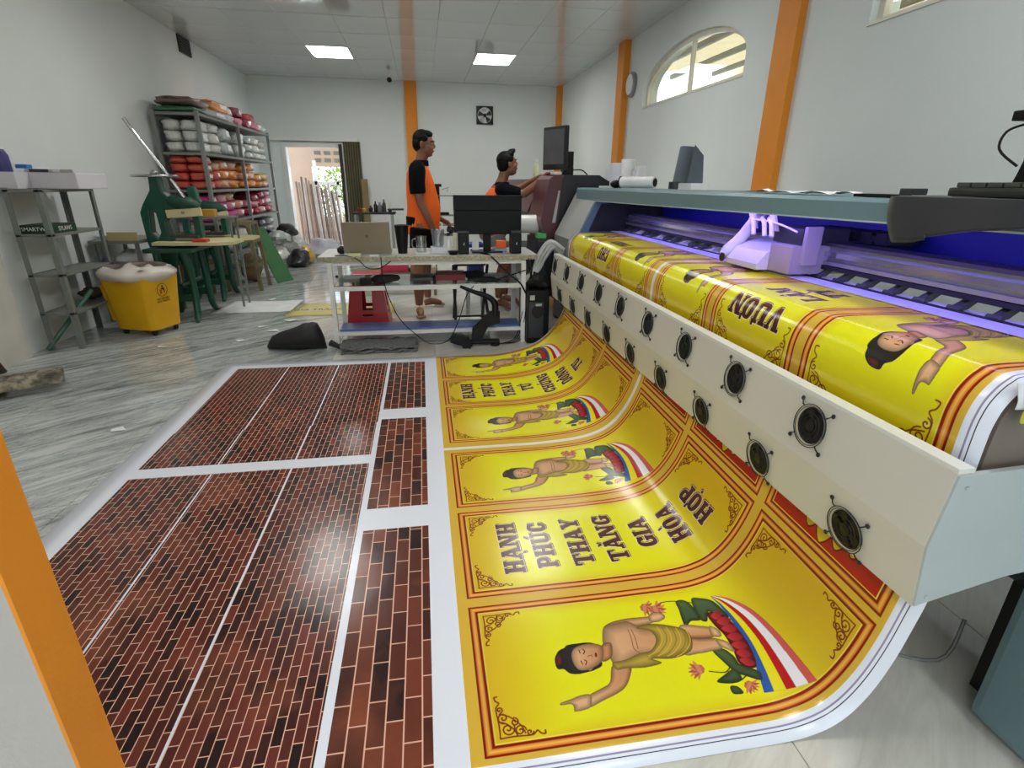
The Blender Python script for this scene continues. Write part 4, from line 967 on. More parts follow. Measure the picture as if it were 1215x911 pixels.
# monitor seen from behind
mo = thing('monitor', (.54, 4.66, TZ), 'large black flat monitor seen from behind on the right half of the table', 'monitor')
mb_m = mat('satin black plastic', srgb(16, 18, 19), .5, spec=.2, var=.02); mb2 = mat('charcoal monitor back', srgb(20, 23, 24), .5, spec=.2, var=.02)
MB().cbox(.255, .825, 4.60, 4.63, 1.085, 1.205, .006).build('upper_back', mb2, mo); MB().cbox(.258, .822, 4.585, 4.635, .895, 1.083, .008).build('lower_back', mb_m, mo)
MB().box(.262, .818, 4.635, 4.642, .90, 1.20).build('screen', blk, mo)
MB().cbox(.50, .565, 4.60, 4.64, TZ+.01, .97, .008).build('neck', mb2, mo); MB().cbox(.40, .66, 4.55, 4.75, TZ, TZ+.012, .005).build('foot', mb_m, mo)
MB().lathe([(.028, 4.598), (.028, 4.5965)], (.545, 0, 1.15), 20, axis='Y').build('emblem', mb_m, mo)
for nm, x, lab in (('speaker', .325, 'black desktop speaker on the left below the monitor'), ('speaker', .765, 'black desktop speaker on the right below the monitor')):
    s_ = thing(nm, (x, 4.55, TZ), lab, 'speaker', 'pair of desktop speakers')
    MB().cbox(x-.045, x+.045, 4.49, 4.60, TZ, TZ+.165, .012).build('case', blk, s_); MB().cbox(x-.046, x+.046, 4.488, 4.60, TZ+.166, TZ+.185, .008).build('top_cap', dgrey, s_)
    MB().prism([(x-.004, TZ+.08), (x+.004, TZ+.07), (x+.008, TZ+.095), (x+.001, TZ+.088)], 'Y', 4.487, 4.489).build('logo', silver_m, s_)
tag(MB().cbox(.615, .70, 4.62, 4.72, TZ+.03, TZ+.09, .004).build('orange_box', mat('orange box', srgb(232, 96, 30), .5)), 'small bright orange box under the monitor, right of its neck', 'box')
tag(MB().cbox(.60, .70, 4.60, 4.75, TZ, TZ+.03, .002).build('paper_pad', mat('blue grey pad', srgb(120, 160, 176), .5)), 'blue-grey paper pad under the orange box', 'pad')
tag(MB().cbox(.405, .46, 4.60, 4.63, TZ+.02, TZ+.09, .003).build('socket_block', white_m), 'white socket block behind the left speaker', 'socket')
tag(MB().cbox(-.60, -.50, 4.44, 4.50, TZ, TZ+.018, .003).build('sticky_pad', mat('cream sticky notes', srgb(228, 224, 178), .6)), 'pad of cream sticky notes at the left front of the table', 'pad')
tag(MB().cbox(-.43, -.36, 4.42, 4.45, TZ, TZ+.012, .003).build('marker', white_m), 'white marker lying in front of the laptop', 'marker')
tag(crumple((-.665, 4.60, TZ+.03), (.035, .05, .032), 12, 8, .3, 3).build('computer_mouse', blk, None, True), 'small black mouse left of the laptop', 'mouse')
def cable(pts, r=.004, name='cable', m=None, k=6): return MB().tube(pts, r, 6, smooth=k).build(name, m or blk, None, True)
tag(cable([(-.70, 4.46, TZ+.004), (-.60, 4.42, TZ+.004), (-.52, 4.39, TZ-.02), (-.45, 4.38, .66), (-.36, 4.39, .655), (-.28, 4.395, .70), (-.22, 4.42, TZ+.004)]), 'thin black cable sagging over the left front edge of the table', 'cable')
tag(cable([(-.34, 4.38, TZ+.002), (-.34, 4.375, .60), (-.33, 4.41, .53), (-.30, 4.38, .42), (-.22, 4.36, .24), (-.05, 4.34, .07), (.05, 4.33, .03), (.17, 4.34, .06), (.26, 4.36, .22), (.33, 4.38, .42), (.42, 4.42, .52)]), 'long black cable looping from the middle shelf almost to the floor', 'cable')
tag(cable([(.46, 4.5, TZ+.01), (.52, 4.42, TZ+.004), (.58, 4.38, .70), (.68, 4.38, .60), (.78, 4.38, .52), (.84, 4.40, .42)], .007), 'thick black cable running down across the right front of the table', 'cable')
tag(cable([(.40, 4.46, .525), (.55, 4.42, .54), (.68, 4.4, .575), (.83, 4.4, .62)], .005), 'black cable lying on the right half of the glass shelf', 'cable')
for k in range(4):
    rs_ = np.random.RandomState(k)
    tag(cable([(.83+.02*k, 4.40-.01*k, .72), (.86+.03*rs_.rand(), 4.40, .55), (.80+.05*rs_.rand(), 4.42, .38), (.80+.03*k, 4.40, .22), (.76+.02*k, 4.42, .05), (.66+.03*k, 4.36, .012), (.55+.03*k, 4.34, .012)], .0035), ['innermost', 'second', 'third', 'outermost'][k]+' black cable of the tangle down the right leg of the table', 'cable', 'cable tangle at the right table leg')
def pile(name, c, r, m, label, cat, seed=0, amp=.5): return tag(crumple(c, r, 18, 10, amp, seed).build(name, m, None, True), label, cat)
pile('cable_heap', (-.33, 4.55, .545), (.11, .06, .035), rubber, 'dark heap of cable and adapter on the left of the glass shelf', 'cable', 5)
pile('cable_heap', (.42, 4.62, .56), (.10, .06, .04), rubber, 'black heap of cables beside the red box on the glass shelf', 'cable', 8)
pile('cable_heap', (.50, 4.48, .535), (.12, .04, .02), rubber, 'flat black coil of cable at the front right of the glass shelf', 'cable', 9)
tag(MB().cbox(-.53, -.44, 4.46, 4.54, .52, .56, .006).build('black_adapter', blk), 'small black adapter box at the left of the glass shelf', 'adapter')
tag(MB().cbox(.09, .34, 4.56, 4.80, .52, .57, .004).build('red_box', mat('dark red box', srgb(122, 26, 36), .5)), 'flat dark red box in the middle of the glass shelf', 'box')
tag(MB().cbox(-.13, .06, 4.56, 4.80, .52, .545, .004).build('grey_box', dgrey), 'flat grey case left of the dark red box on the glass shelf', 'case')
tag(MB().cbox(-.70, -.52, 4.60, 4.85, .52, .53, .002).build('grey_sheet', mat('grey sheet', srgb(140, 142, 138), .5)), 'grey sheet lying at the far left of the glass shelf', 'sheet')
# red stool
st = thing('plastic_stool', (-.55, 5.22, 0), 'red plastic stool standing under the table behind the blue shelf', 'stool')
rm = mat('red plastic', srgb(176, 18, 24), .3, var=.03)
H_ = .50; a0, a1 = .20, .135
MB().cbox(-.55-a1, -.55+a1, 5.22-a1, 5.22+a1, H_-.03, H_, .012).build('seat', rm, st)
for k in range(4):
    b = MB(); hole = [(-.045, .17), (-.04, .39), (.05, .39), (.045, .17)]
    poly = [(-a0+.01, .0), (-a1, H_-.02), (a1, H_-.02), (a0-.01, 0)]
    b.prism(poly, 'Y', -.004, .004, holes=[list(reversed(hole)), [(-.05, .115), (-.05, .135), (.05, .135), (.05, .115)]])
    R = rotz(k*PI/2); vs = []
    for v in b.v:
        t = v[2]/H_; q = Vector((v[0], v[1]-(a0*(1-t)+a1*t)+.005, v[2])); q = R @ q; vs.append((q.x-.55, q.y+5.22, q.z))
    b.v = vs; b.build('side', rm, st)
# monitor arm lying on the floor, pc tower, folding frame
ar = thing('jointed_bracket', (.42, 4.36, 0), 'black articulated monitor arm lying on the floor under the table', 'arm')
MB().cbox(.28, .60, 4.30, 4.37, .02, .05, .01).build('rod', blk, ar)
MB().prism([(.18, .06), (.30, .02), (.34, .0), (.36, .03), (.33, .10), (.20, .12)], 'Y', 4.24, 4.33).build('clamp', blk, ar)
MB().prism([(.36, .06), (.44, .05), (.50, .17), (.60, .20), (.60, .30), (.52, .30), (.37, .16)], 'Y', 4.30, 4.34).build('lower_arm', blk, ar)
MB().tube([(.56, 4.32, .26), (.56, 4.33, .36), (.50, 4.34, .42), (.38, 4.36, .46), (.28, 4.38, .50)], [.03, .028, .024, .018, .012], 10, smooth=5).build('upper_arm', blk, ar, True)
MB().cyl((.30, 4.28, 0), (.30, 4.28, .02), .02, n=12).cyl((.56, 4.33, 0), (.56, 4.33, .02), .04, n=14).build('foot', rubber, ar)
pc = thing('computer_tower', (.93, 4.42, 0), 'black computer tower on the floor right of the table', 'computer')
MB().cbox(.84, 1.03, 4.34, 4.75, 0, .46, .01).build('case', blk, pc); MB().box(.855, .98, 4.335, 4.341, .05, .36).build('rear_panel', dgrey, pc)
MB().lathe([(.055, 4.336), (.055, 4.33), (.05, 4.33)], (.93, 0, .28), 24, axis='Y').build('fan_grille', rubber, pc)
MB().cbox(.86, .90, 4.325, 4.338, .38, .42, .002).cbox(.91, .96, 4.32, 4.338, .33, .35, .002).build('plug', silver_m, pc)
pile('cable_heap', (.95, 4.45, .52), (.10, .10, .07), rubber, 'black tangle of plugs lying on top of the computer tower', 'cable', 12, .8)
tag(crumple((1.0, 4.8, .40), (.07, .15, .3), 14, 12, .5, 14).build('dark_bag', blk2, None, True), 'dark bag hanging behind the computer tower', 'bag')
ff = thing('folding_stand', (.43, 5.0, 0), 'black folding stand behind the table, seen between its shelves', 'stand')
for x0, x1, y in ((.27, .27, 5.0), (.27, .30, 5.35), (.60, .53, 5.0), (.56, .60, 5.35)): MB().tube([(x0, y, 0), (x1, 5.18, .56)], .014, 8).build('leg', rubber, ff)
MB().tube([(.27, 5.0, .10), (.58, 5.0, .10)], .010, 8).build('crossbar', rubber, ff); MB().tube([(.28, 5.18, .56), (.58, 5.18, .56)], .012, 8).build('crossbar', rubber, ff)
tag(MB().cbox(.44, .60, 5.5, 5.75, .40, .72, .01).build('blue_bin', mat('blue plastic bin', srgb(18, 40, 150), .4)), 'blue plastic bin seen between the table top and glass shelf', 'bin')
MBs = MB().cbox(.42, .62, 5.45, 5.8, .36, .40, .005); [MBs.box(x, x+.02, y, y+.02, 0, .36) for x in (.43, .59) for y in (5.47, 5.76)]
tag(MBs.build('bin_stand', silver_m), 'grey stand carrying the blue plastic bin', 'stand')
tag(MB().cbox(-.52, -.20, 6.6, 6.9, .28, .42, .02).build('pink_box', mat('pink crate', srgb(206, 60, 90), .4)), 'pinkish red crate seen through the gap below the table top', 'crate')
MBs = MB(); [MBs.box(x, x+.03, y, y+.03, 0, .25) for x in (-.62, .1) for y in (6.55, 6.95)]; MBs.cbox(-.64, .14, 6.53, 7.0, .25, .28, .004)
tag(MBs.build('low_bench', mat('brown bench', srgb(120, 104, 76), .6)), 'low brown bench carrying the pinkish crate', 'bench')
tag(MB().cbox(-.17, .04, 6.6, 6.9, .28, .40, .01).build('cardboard_box', mat('cardboard', srgb(150, 130, 92), .8)), 'brown cardboard box right of the pinkish crate', 'box')
# grey folded floor cloths
bkm = mat('grey woven cloth', srgb(118, 118, 118), .95, var=.25, vscale=60, bump=.5, bscale=120)
for k in range(4):
    b = MB().grid(40, 14, lambda u, v, k=k: (-.70+.60*u+.01*math.sin(v*9+k), 4.21+.27*v+.01*math.sin(u*14+k), .006+.016*k+.012*math.sin(v*PI)+.006*math.sin(u*30+v*5+k*2)))
    o = b.build('folded_cloth', bkm, None, True); m_ = o.modifiers.new('t', 'SOLIDIFY'); m_.thickness = .010
    tag(o, ['bottom', 'second lowest', 'second highest', 'top'][k]+' grey woven cloth of the folded pile before the table', 'cloth', 'folded grey cloths under the table')
cs = MB().grid(20, 10, lambda u, v: (-.70+1.0*u, 4.5+.5*v, .01+.03*abs(math.sin(u*11+v*6))*v)); o = cs.build('plastic_film', mat('crumpled clear film', srgb(214, 216, 212), .25, var=.05), None, True); m_ = o.modifiers.new('t', 'SOLIDIFY'); m_.thickness = .002; tag(o, 'crumpled pale plastic film on the floor below the blue shelf', 'film')

# ================================================================== LEFT SIDE
# small shelf unit
gs = mat('grey angle steel', srgb(128, 134, 130), .45, .2, var=.04); gb = mat('grey shelf board', srgb(124, 128, 122), .5, var=.05)
su = thing('steel_shelf', (-2.93, 5.0, 0), 'low grey steel shelf unit beside the left wall, carrying a white printer', 'shelf')
SX0, SX1, SY_0, SY_1 = -3.03, -2.785, 4.66, 5.36
for x in (SX0, SX1):
    for y in (SY_0, SY_1):
        sx_ = 1 if x == SX0 else -1; sy_ = 1 if y == SY_0 else -1
        MB().prism([(x, y), (x+sx_*.038, y), (x+sx_*.038, y+sy_*.004), (x+sx_*.004, y+sy_*.004), (x+sx_*.004, y+sy_*.038), (x, y+sy_*.038)], 'Z', 0, 1.235).build('post', gs, su)
for z in (.30, .605, .905, 1.225): MB().cbox(SX0, SX1, SY_0, SY_1, z-.022, z, .003).build('shelf_board', gb, su)
MB().tube([(SX1-.25, 4.64, .01), (SX1-.02, 5.0, .42)], .018, 6).build('brace', mat('green bar', srgb(60, 110, 90), .5), su)
ip = thing('desk_printer', (-2.95, 4.95, 1.227), 'white inkjet printer with a long flat body on top of the low steel shelf', 'printer')
wpm = mat('white plastic', srgb(222, 221, 228), .35, var=.01)
MB().cbox(-3.05, -2.62, 4.86, 5.28, 1.227, 1.345, .010).build('body', wpm, ip); MB().cbox(-3.06, -2.94, 4.70, 4.86, 1.227, 1.345, .008).build('side_unit', wpm, ip)
MB().box(-2.93, -2.80, 4.855, 4.862, 1.347, 1.368).build('panel_strip', dgrey, ip); MB().cbox(-2.93, -2.63, 4.862, 4.92, 1.345, 1.368, .004).build('control_panel', wpm, ip)
MB().box(-2.84, -2.775, 4.858, 4.861, 1.348, 1.366).box(-2.72, -2.64, 4.858, 4.861, 1.348, 1.366).build('button_label', silver_m, ip)
MB().ell((-2.98, 5.05, 1.345), (.09, .10, .05)).build('hump', wpm, ip, True)
ib = thing('ink_bottle', (-3.06, 4.75, 1.345), 'dark purple ink bottle standing on the white desk printer', 'bottle')
MB().lathe([(.05, 1.346), (.048, 1.46), (.03, 1.50)], (-3.045, 4.78, 0), 18).build('body', mat('deep violet plastic', srgb(60, 56, 128), .35), ib, True)
tag(MB().cbox(-3.03, -2.955, 4.88, 4.95, 1.372, 1.40, .005).build('blue_cap', mat('bright blue plastic', srgb(40, 120, 200), .4)), 'bright blue cap lying on the white desk printer', 'case')  # loose blue plastic cap resting on the printer
gx = thing('green_box', (-2.9, 4.9, .905), 'long dark green carton with white lettering on the second shelf of the low unit', 'carton')
MB().cbox(-3.01, -2.79, 4.70, 5.0, .906, .97, .002).build('carton', mat('dark green card', srgb(30, 66, 44), .6), gx)
text_mesh('SMARTWEB', .040, white_m, gx, (-2.90, 4.697, .938), (1, 0, 0), (0, 0, 1), depth=.0008)
text_mesh('SYLAWS', .045, white_m, gx, (-2.787, 4.85, .938), (0, 1, 0), (0, 0, 1), depth=.0008)
pile('box_of_scraps', (-2.92, 5.2, .36), (.09, .10, .05), mat('dark odds and ends', srgb(70, 60, 54), .8), 'dark bundle of odds and ends on the lowest board of the low unit', 'bundle', 21)
# yellow bin
bn = thing('rubbish_bin', (-2.50, 5.26, 0), 'yellow plastic rubbish bin on black castors with a white liner', 'bin')
ym = mat('yellow plastic', srgb(232, 176, 10), .35, var=.03)
BC = Vector((-2.50, 5.18, 0)); BR = rotz(math.radians(-20))
def binbox(hx0, hy0, hx1, hy1, z0, z1, n=6, rnd=.05):
    vs = []; fs = []
    for i in range(n+1):
        t = i/n; hx, hy, z = hx0+(hx1-hx0)*t, hy0+(hy1-hy0)*t, z0+(z1-z0)*t
        loop = []
        for cx, cy, a in ((1, 1, 0), (-1, 1, 90), (-1, -1, 180), (1, -1, 270)):
            for k in range(4):
                an = math.radians(a+k*30); loop.append((cx*(hx-rnd)+rnd*math.cos(an), cy*(hy-rnd)+rnd*math.sin(an)))
        for p in loop: q = BR @ Vector((p[0], p[1], z)); vs.append(q+BC)
    m = 16
    for i in range(n):
        for k in range(m): fs.append((i*m+k, i*m+(k+1) % m, (i+1)*m+(k+1) % m, (i+1)*m+k))
    fs.append(tuple(reversed(range(m)))); return vs, fs
b = MB(); b.add(*binbox(.195, .165, .235, .20, .055, .52)); b.build('body', ym, bn, True)
b = MB(); b.box(-.275, -.215, -.13, .06, .12, .44, rot=roty(math.radians(-10))); b.v = [tuple(BR @ Vector(v)+BC) for v in b.v]; b.build('rear_bracket', ym, bn)
b = MB()
v_, f_ = binbox(.245, .21, .255, .22, .50, .585, 3); b.add(v_, f_[:-1])
L = MB().grid(40, 8, lambda u, v: tuple(BR @ Vector(((.215+.065*math.sin(v*PI)+.008*math.sin(u*44))*math.cos(2*PI*u)*1.12, (.19+.06*math.sin(v*PI)+.012*math.cos(u*39))*math.sin(2*PI*u)*1.12, .475+.12*v+.008*math.sin(u*19+v*3)))+BC))
L.grid(24, 24, lambda u, v: tuple(BR @ Vector(((u-.5)*.44, (v-.5)*.38, .585+.02*math.sin(u*14+v*9)-.03*(1-abs(u-.5)))) + BC))
L.build('liner', mat('white bin liner', srgb(224, 216, 208), .35, var=.06), bn, True)
for dx, dy in ((-.15, -.12), (.15, -.12), (.15, .12), (-.15, .12)):
    q = BR @ Vector((dx, dy, 0))+BC; MB().cyl((q.x-.012, q.y, .028), (q.x+.012, q.y, .028), .028, n=14).box(q.x-.016, q.x+.016, q.y-.01, q.y+.01, .03, .06).build('castor', rubber, bn)
# pictogram and words on the bin's front (towards the camera)
fx = BR @ Vector((0, 1, 0)); fn = BR @ Vector((1, 0, 0))
def binpt(a, z): 
    t = (z-.055)/(.52-.055); d = .195+.040*t+.0015; return BR @ Vector((d, a-.125, z))+BC
ink = mat('black print', srgb(24, 20, 10), .5)
b = MB(); ring = [binpt(.105+.055*math.cos(2*PI*k/28), .395+.055*math.sin(2*PI*k/28)) for k in range(29)]; b.tube(ring, .0022, 4, cap=False)
def binpoly(pts): b.add([binpt(.105+x, .395+z)+fn*.001 for x, z in pts], [tuple(range(len(pts)))])
binpoly([(.004+.009*math.cos(2*PI*k/10), .032+.009*math.sin(2*PI*k/10)) for k in range(10)])
binpoly([(-.012, .018), (.014, .022), (.026, .006), (.026, -.03), (.018, -.03), (.014, -.006), (-.010, .010)])
b.build('pictogram', ink, bn)
b = MB(); binpoly([(-.03, .005), (-.004, .008), (-.006, -.035), (-.024, -.038)]); b.build('pictogram_bin', mat('orange print', srgb(190, 84, 10), .5), bn)
for s, z in (('HÃY BỎ RÁC', .318), ('VÀO THÙNG', .295)): text_mesh(s, .024, ink, bn, binpt(.105, z)+fn*.001, fx, Vector((0, 0, 1)), depth=.0005)
# side table with plywood piece
sd = thing('side_bench', (-2.75, 5.9, 0), 'grey bench along the left wall behind the yellow bin', 'bench')
MB().cbox(-3.07, -2.64, 5.60, 6.2, .735, .765, .004).build('bench_top', gb, sd)
for x in (-3.04, -2.67):
    for y in (5.63, 6.17): MB().box(x-.015, x+.015, y-.015, y+.015, 0, .735).build('leg', gs, sd)
MB().cbox(-3.05, -2.66, 5.62, 6.18, .45, .47, .003).build('lower_board', gb, sd)
tag(MB().cbox(-2.90, -2.645, 5.61, 5.63, .765, .84, .002).build('plywood_piece', mat('plywood', srgb(190, 172, 122), .6, var=.05)), 'pale plywood strip standing on the bench between shelf and press', 'board')
tag(crumple((-2.95, 5.8, .79), (.12, .12, .03), 14, 8, .4, 31).build('white_bag', paper_m, None, True), 'white folded bag lying on the bench by the left wall', 'bag')
tag(crumple((-2.86, 5.9, .56), (.17, .18, .09), 16, 10, .3, 33).build('white_sack', paper_m, None, True), 'white sack on the lower board of the bench behind the bin', 'sack')
pile('purple_bag', (-2.93, 5.55, .50), (.06, .07, .12), mat('dark purple bag', srgb(66, 48, 84), .6), 'dark purple bag hanging between the low shelf and the bin', 'bag', 35)

# cast-iron presses
pg = mat('dark green cast iron', srgb(24, 80, 63), .35, var=.08, vscale=8); pgd = mat('darker green iron', srgb(20, 66, 54), .45, var=.08); cw = mat('cream enamelled plate', srgb(214, 206, 158), .4, var=.04)
stl = mat('bright steel', srgb(176, 178, 180), .22, .9, var=.04)
def press(x, y, label, full=True, s=1.0):
    r = thing('press', (x, y, 0), label, 'press', None)
    A = lambda px, py, pz: (x+px*s, y+py*s, pz*s)
    for sy_ in (-1, 1):      # splayed leg frames
        MB().tube([A(.12, sy_*.20, .70), A(.14, sy_*.18, .40), A(.14, sy_*.20, .14), A(.15, sy_*.26, .03), A(.16, sy_*.31, .015)], [.035, .032, .034, .028, .018], 8, smooth=4).build('leg', pg, r, True)
        MB().tube([A(-.14, sy_*.18, .70), A(-.14, sy_*.16, .40), A(-.15, sy_*.17, .14), A(-.18, sy_*.20, .03), A(-.20, sy_*.22, .015)], [.035, .032, .034, .028, .018], 8, smooth=4).build('leg', pg, r, True)
        MB().box(x-.13*s, x+.14*s, y+sy_*.19*s-.012, y+sy_*.19*s+.012, .20*s, .27*s).build('stretcher', pg, r)
    MB().cyl(A(.05, -.24, .36), A(.05, .24, .36), .02, n=10).build('axle', pgd, r)
    MB().tube([A(.02, 0, .70), A(.06, 0, .45), A(.04, 0, .22)], [.05, .04, .03], 10, smooth=3).build('pedestal_arm', pg, r, True)
    MB().cbox(x-.22*s, x+.22*s, y-.26*s, y+.26*s, .68*s, .72*s, .01).build('bed', pgd, r)
    MB().prism([(x-.15*s, y-.20*s), (x+.45*s, y-.24*s), (x+.58*s, y-.15*s), (x+.58*s, y+.15*s), (x+.45*s, y+.24*s), (x-.15*s, y+.20*s)], 'Z', .745*s, .775*s).build('work_plate', cw, r)
    # C-frame with an opening
    fr = [(-.21, .60), (-.02, .55), (.02, .74), (-.03, .82), (-.05, 1.00), (.02, 1.12), (.16, 1.12), (.20, 1.05), (.24, 1.10), (.24, 1.16), (.06, 1.20), (-.02, 1.30), (-.04, 1.46), (-.12, 1.46), (-.13, 1.32), (-.22, 1.18), (-.26, 1.10), (-.25, .78)]
    fr = [(a, .02+b*.93) for a, b in fr]
    hole = [(-.19, .86), (-.14, .80), (-.11, .86), (-.12, 1.04), (-.17, 1.06)]
    b = MB(); b.prism([(x+p[0]*s, p[1]*s) for p in fr], 'Y', y-.055*s, y+.055*s, holes=[[(x+p[0]*s, p[1]*s) for p in hole]]); o = b.build('frame', pg, r)
    bv = o.modifiers.new('b', 'BEVEL'); bv.width = .012; bv.segments = 2
    MB().cbox(x-.02*s, x+.30*s, y-.075*s, y-.05*s, 1.0*s, 1.075*s, .004, rot=roty(math.radians(-4)), c=(x+.1, y, 1.03)).build('name_plate', cw, r)
    MB().cbox(x+.12*s, x+.15*s, y-.079*s, y-.074*s, 1.03*s, 1.055*s, .001).build('badge', gold_m, r)
    MB().cbox(x+.20*s, x+.26*s, y-.05*s, y+.05*s, .80*s, 1.10*s, .01).build('ram', pg, r)
    MB().cbox(x-.02*s, x+.24*s, y-.10*s, y+.10*s, .80*s, .83*s, .006).build('upper_plate', dgrey, r)
    MB().tube([A(.02, -.02, 1.16), A(.10, -.03, 1.13), A(.20, -.03, 1.12), A(.26, -.02, 1.08)], [.05, .07, .06, .04], 10, smooth=3).build('cam_housing', pgd, r, True)
    if full:
        MB().lathe([(.02, 1.375*s), (.02, 1.385*s)], A(-.08, 0, 0)[:2]+(0,), 12).build('spindle', stl, r)
        MB().tube([A(-.08+.185*math.cos(2*PI*k/28), .185*math.sin(2*PI*k/28), 1.375) for k in range(29)], .013, 8, cap=False).tube([A(-.265, 0, 1.375), A(.105, 0, 1.375)], .012, 8).tube([A(-.08, -.185, 1.375), A(-.08, .185, 1.375)], .012, 8).ell(A(-.08, 0, 1.40), (.035, .035, .03)).build('handwheel', stl, r, True)
        MB().tube([A(.20, -.04, 1.10), A(.10, -.04, 1.30)], .020, 8).tube([A(.10, -.04, 1.30), A(-.22, -.04, 1.86)], [.015, .013], 10).tube([A(-.12, -.04, 1.685), A(-.125, -.04, 1.70)], .017, 8).tube([A(-.17, -.04, 1.772), A(-.22, -.04, 1.865)], .017, 8).build('lever', stl, r)
    return r
press(-2.36, 5.74, 'dark green cast-iron press with handwheel and long steel lever behind the yellow bin', True, .97)
press(-2.43, 6.72, 'second dark green press, half hidden behind the one with the lever', False, .90)
tag(MB().cbox(-2.14, -2.02, 5.52, 5.62, .753, .78, .006).build('red_tool', mat('red plastic tool', srgb(200, 54, 30), .4)), 'small red tool lying on the cream plate of the front press', 'tool')
tag(MB().cbox(-2.25, -2.12, 6.15, 6.25, .95, 1.02, .01).build('tape_gun', mat('ochre plastic', srgb(196, 150, 50), .4)), 'ochre tape holder between the two presses under the pink packets', 'holder')
MBs = MB().cbox(-2.6, -1.95, 6.12, 6.36, .93, .95, .004); [MBs.box(x, x+.02, y, y+.02, 0, .93) for x in (-2.58, -1.99) for y in (6.13, 6.33)]; tag(MBs.build('narrow_stand', gs), 'narrow grey steel stand between the two presses', 'stand')
# wooden trestle tables
wd = mat('weathered olive brown wood', srgb(120, 112, 82), .7, var=.12, vscale=14)
def stool(x, y, w, d, h, label, sh=.3):
    r = thing('wooden_stool', (x, y, 0), label, 'stool')
    MB().cbox(x-w/2, x+w/2, y-d/2, y+d/2, h-.04, h, .004).build('seat', wd, r)
    for sx_ in (-1, 1):
        for sy_ in (-1, 1): MB().add([(x+sx_*(w/2-.02+dx)+ex, y+sy_*(d/2-.02+dy)+ey, z) for z, ex, ey in ((0, sx_*.05, sy_*.04), (h-.04, 0, 0)) for dx, dy in ((-.02, -.02), (.02, -.02), (.02, .02), (-.02, .02))], [(0, 1, 2, 3), (4, 7, 6, 5), (0, 4, 5, 1), (1, 5, 6, 2), (2, 6, 7, 3), (3, 7, 4, 0)]).build('leg', wd, r)
    for z in (sh, h*.72):
        for q in ((x-w/2-.01, x+w/2+.01, y-d/2-.01, y-d/2+.015, z, z+.04), (x-w/2-.01, x+w/2+.01, y+d/2-.015, y+d/2+.01, z, z+.04), (x-w/2-.01, x-w/2+.015, y-d/2, y+d/2, z-.02, z+.02), (x+w/2-.015, x+w/2+.01, y-d/2, y+d/2, z-.02, z+.02)): MB().box(*q).build('stretcher', wd, r)
stool(-2.24, 7.3, .32, .36, .83, 'tall weathered wooden stool standing in front of the packet shelves')
stool(-2.76, 7.19, .30, .30, .72, 'second weathered wooden stool behind the back press, nearer the wall')
tag(crumple((-2.35, 7.85, .18), (.14, .16, .18), 14, 10, .3, 41).build('brown_sack', mat('brown sack', srgb(128, 104, 76), .8), None, True), 'brown sack on the floor behind the tall wooden stool', 'sack')
tag(MB().cbox(-2.88, -2.64, 7.10, 7.25, .72, .78, .004).build('carton', mat('grey carton', srgb(160, 160, 150), .7)), 'grey carton lying on the second wooden stool', 'carton')
tag(MB().add([(-1.98, 7.62, .0), (-1.80, 7.75, .02), (-2.08, 7.75, .72), (-2.22, 7.65, .70), (-2.0, 7.65, .0), (-1.82, 7.78, .02), (-2.10, 7.78, .72), (-2.24, 7.68, .70)], [(0, 1, 2, 3), (7, 6, 5, 4), (0, 4, 5, 1), (1, 5, 6, 2), (2, 6, 7, 3), (3, 7, 4, 0)]).build('green_board', mat('green board', srgb(72, 128, 80), .5)), 'green board leaning beside the tall wooden stool', 'board')

# tall packet shelves
ps = thing('steel_shelf', (-2.78, 8.95, 0), 'tall grey steel shelving full of wrapped packets in the back left corner', 'shelf')
PX0, PX1, PY0, PY1 = -3.02, -2.55, 7.40, 10.5
for y in (PY0, 8.88, PY1):
    for x in (PX0, PX1): MB().box(x-.02, x+.02, y-.022, y+.022, 0, 2.06).build('post', gs, ps)
LV = [.36, .80, 1.19, 1.61, 2.04]
for z in LV: MB().box(PX0, PX1+.015, PY0, PY1, z-.03, z).build('shelf_board', gb, ps)
prs = np.random.RandomState(11)
def packmesh(seed):
    bm = bmesh.new(); bmesh.ops.create_cube(bm, size=1); bmesh.ops.subdivide_edges(bm, edges=bm.edges[:], cuts=4, use_grid_fill=True)
    for v in bm.verts:
        c = v.co*2; q = Vector([math.copysign(abs(a)**1.0, a) for a in c]); n4 = (sum(abs(a)**5 for a in q))**(1/5); q = q/n4
        f = 1+.16*noise.noise(q*1.8+Vector((seed*3.3, 0, 0)))+.12*noise.noise(q*4.5+Vector((0, seed, 0)))
        v.co = q*.5*f
    for f in bm.faces:
        c = f.calc_center_median()
        if seed % 2 and c.x > .38 and abs(c.y-.08) < .2 and -.12 < c.z < .28: f.material_index = 1
    me = bpy.data.meshes.new('packet'); bm.to_mesh(me); bm.free(); me.shade_smooth(); return me
base_p = [packmesh(i) for i in range(4)]
def pkmat(n, c): return mat(n, c, .3, var=.14, vscale=14, bump=.9, bscale=26, coat=.5)
PM = {'salmon': pkmat('salmon packet', srgb(214, 88, 70)), 'orange': pkmat('orange packet', srgb(240, 150, 66)), 'magenta': pkmat('magenta packet', srgb(222, 62, 160)), 'crimson': pkmat('crimson packet', srgb(180, 40, 66)),
      'white': pkmat('white packet', srgb(220, 222, 216)), 'peach': pkmat('peach packet', srgb(226, 168, 140)), 'pink': pkmat('pink packet', srgb(226, 140, 160)), 'maroon': pkmat('maroon packet', srgb(130, 28, 52)), 'grey': pkmat('grey packet', srgb(150, 152, 150)), 'black': pkmat('black packet', srgb(40, 40, 44)),
      'yellow': pkmat('yellow packet', srgb(220, 176, 60)), 'green': pkmat('green packet', srgb(70, 128, 88)), 'brown': pkmat('brown packet', srgb(120, 92, 84)), 'silver': pkmat('silver packet', srgb(176, 184, 182))}
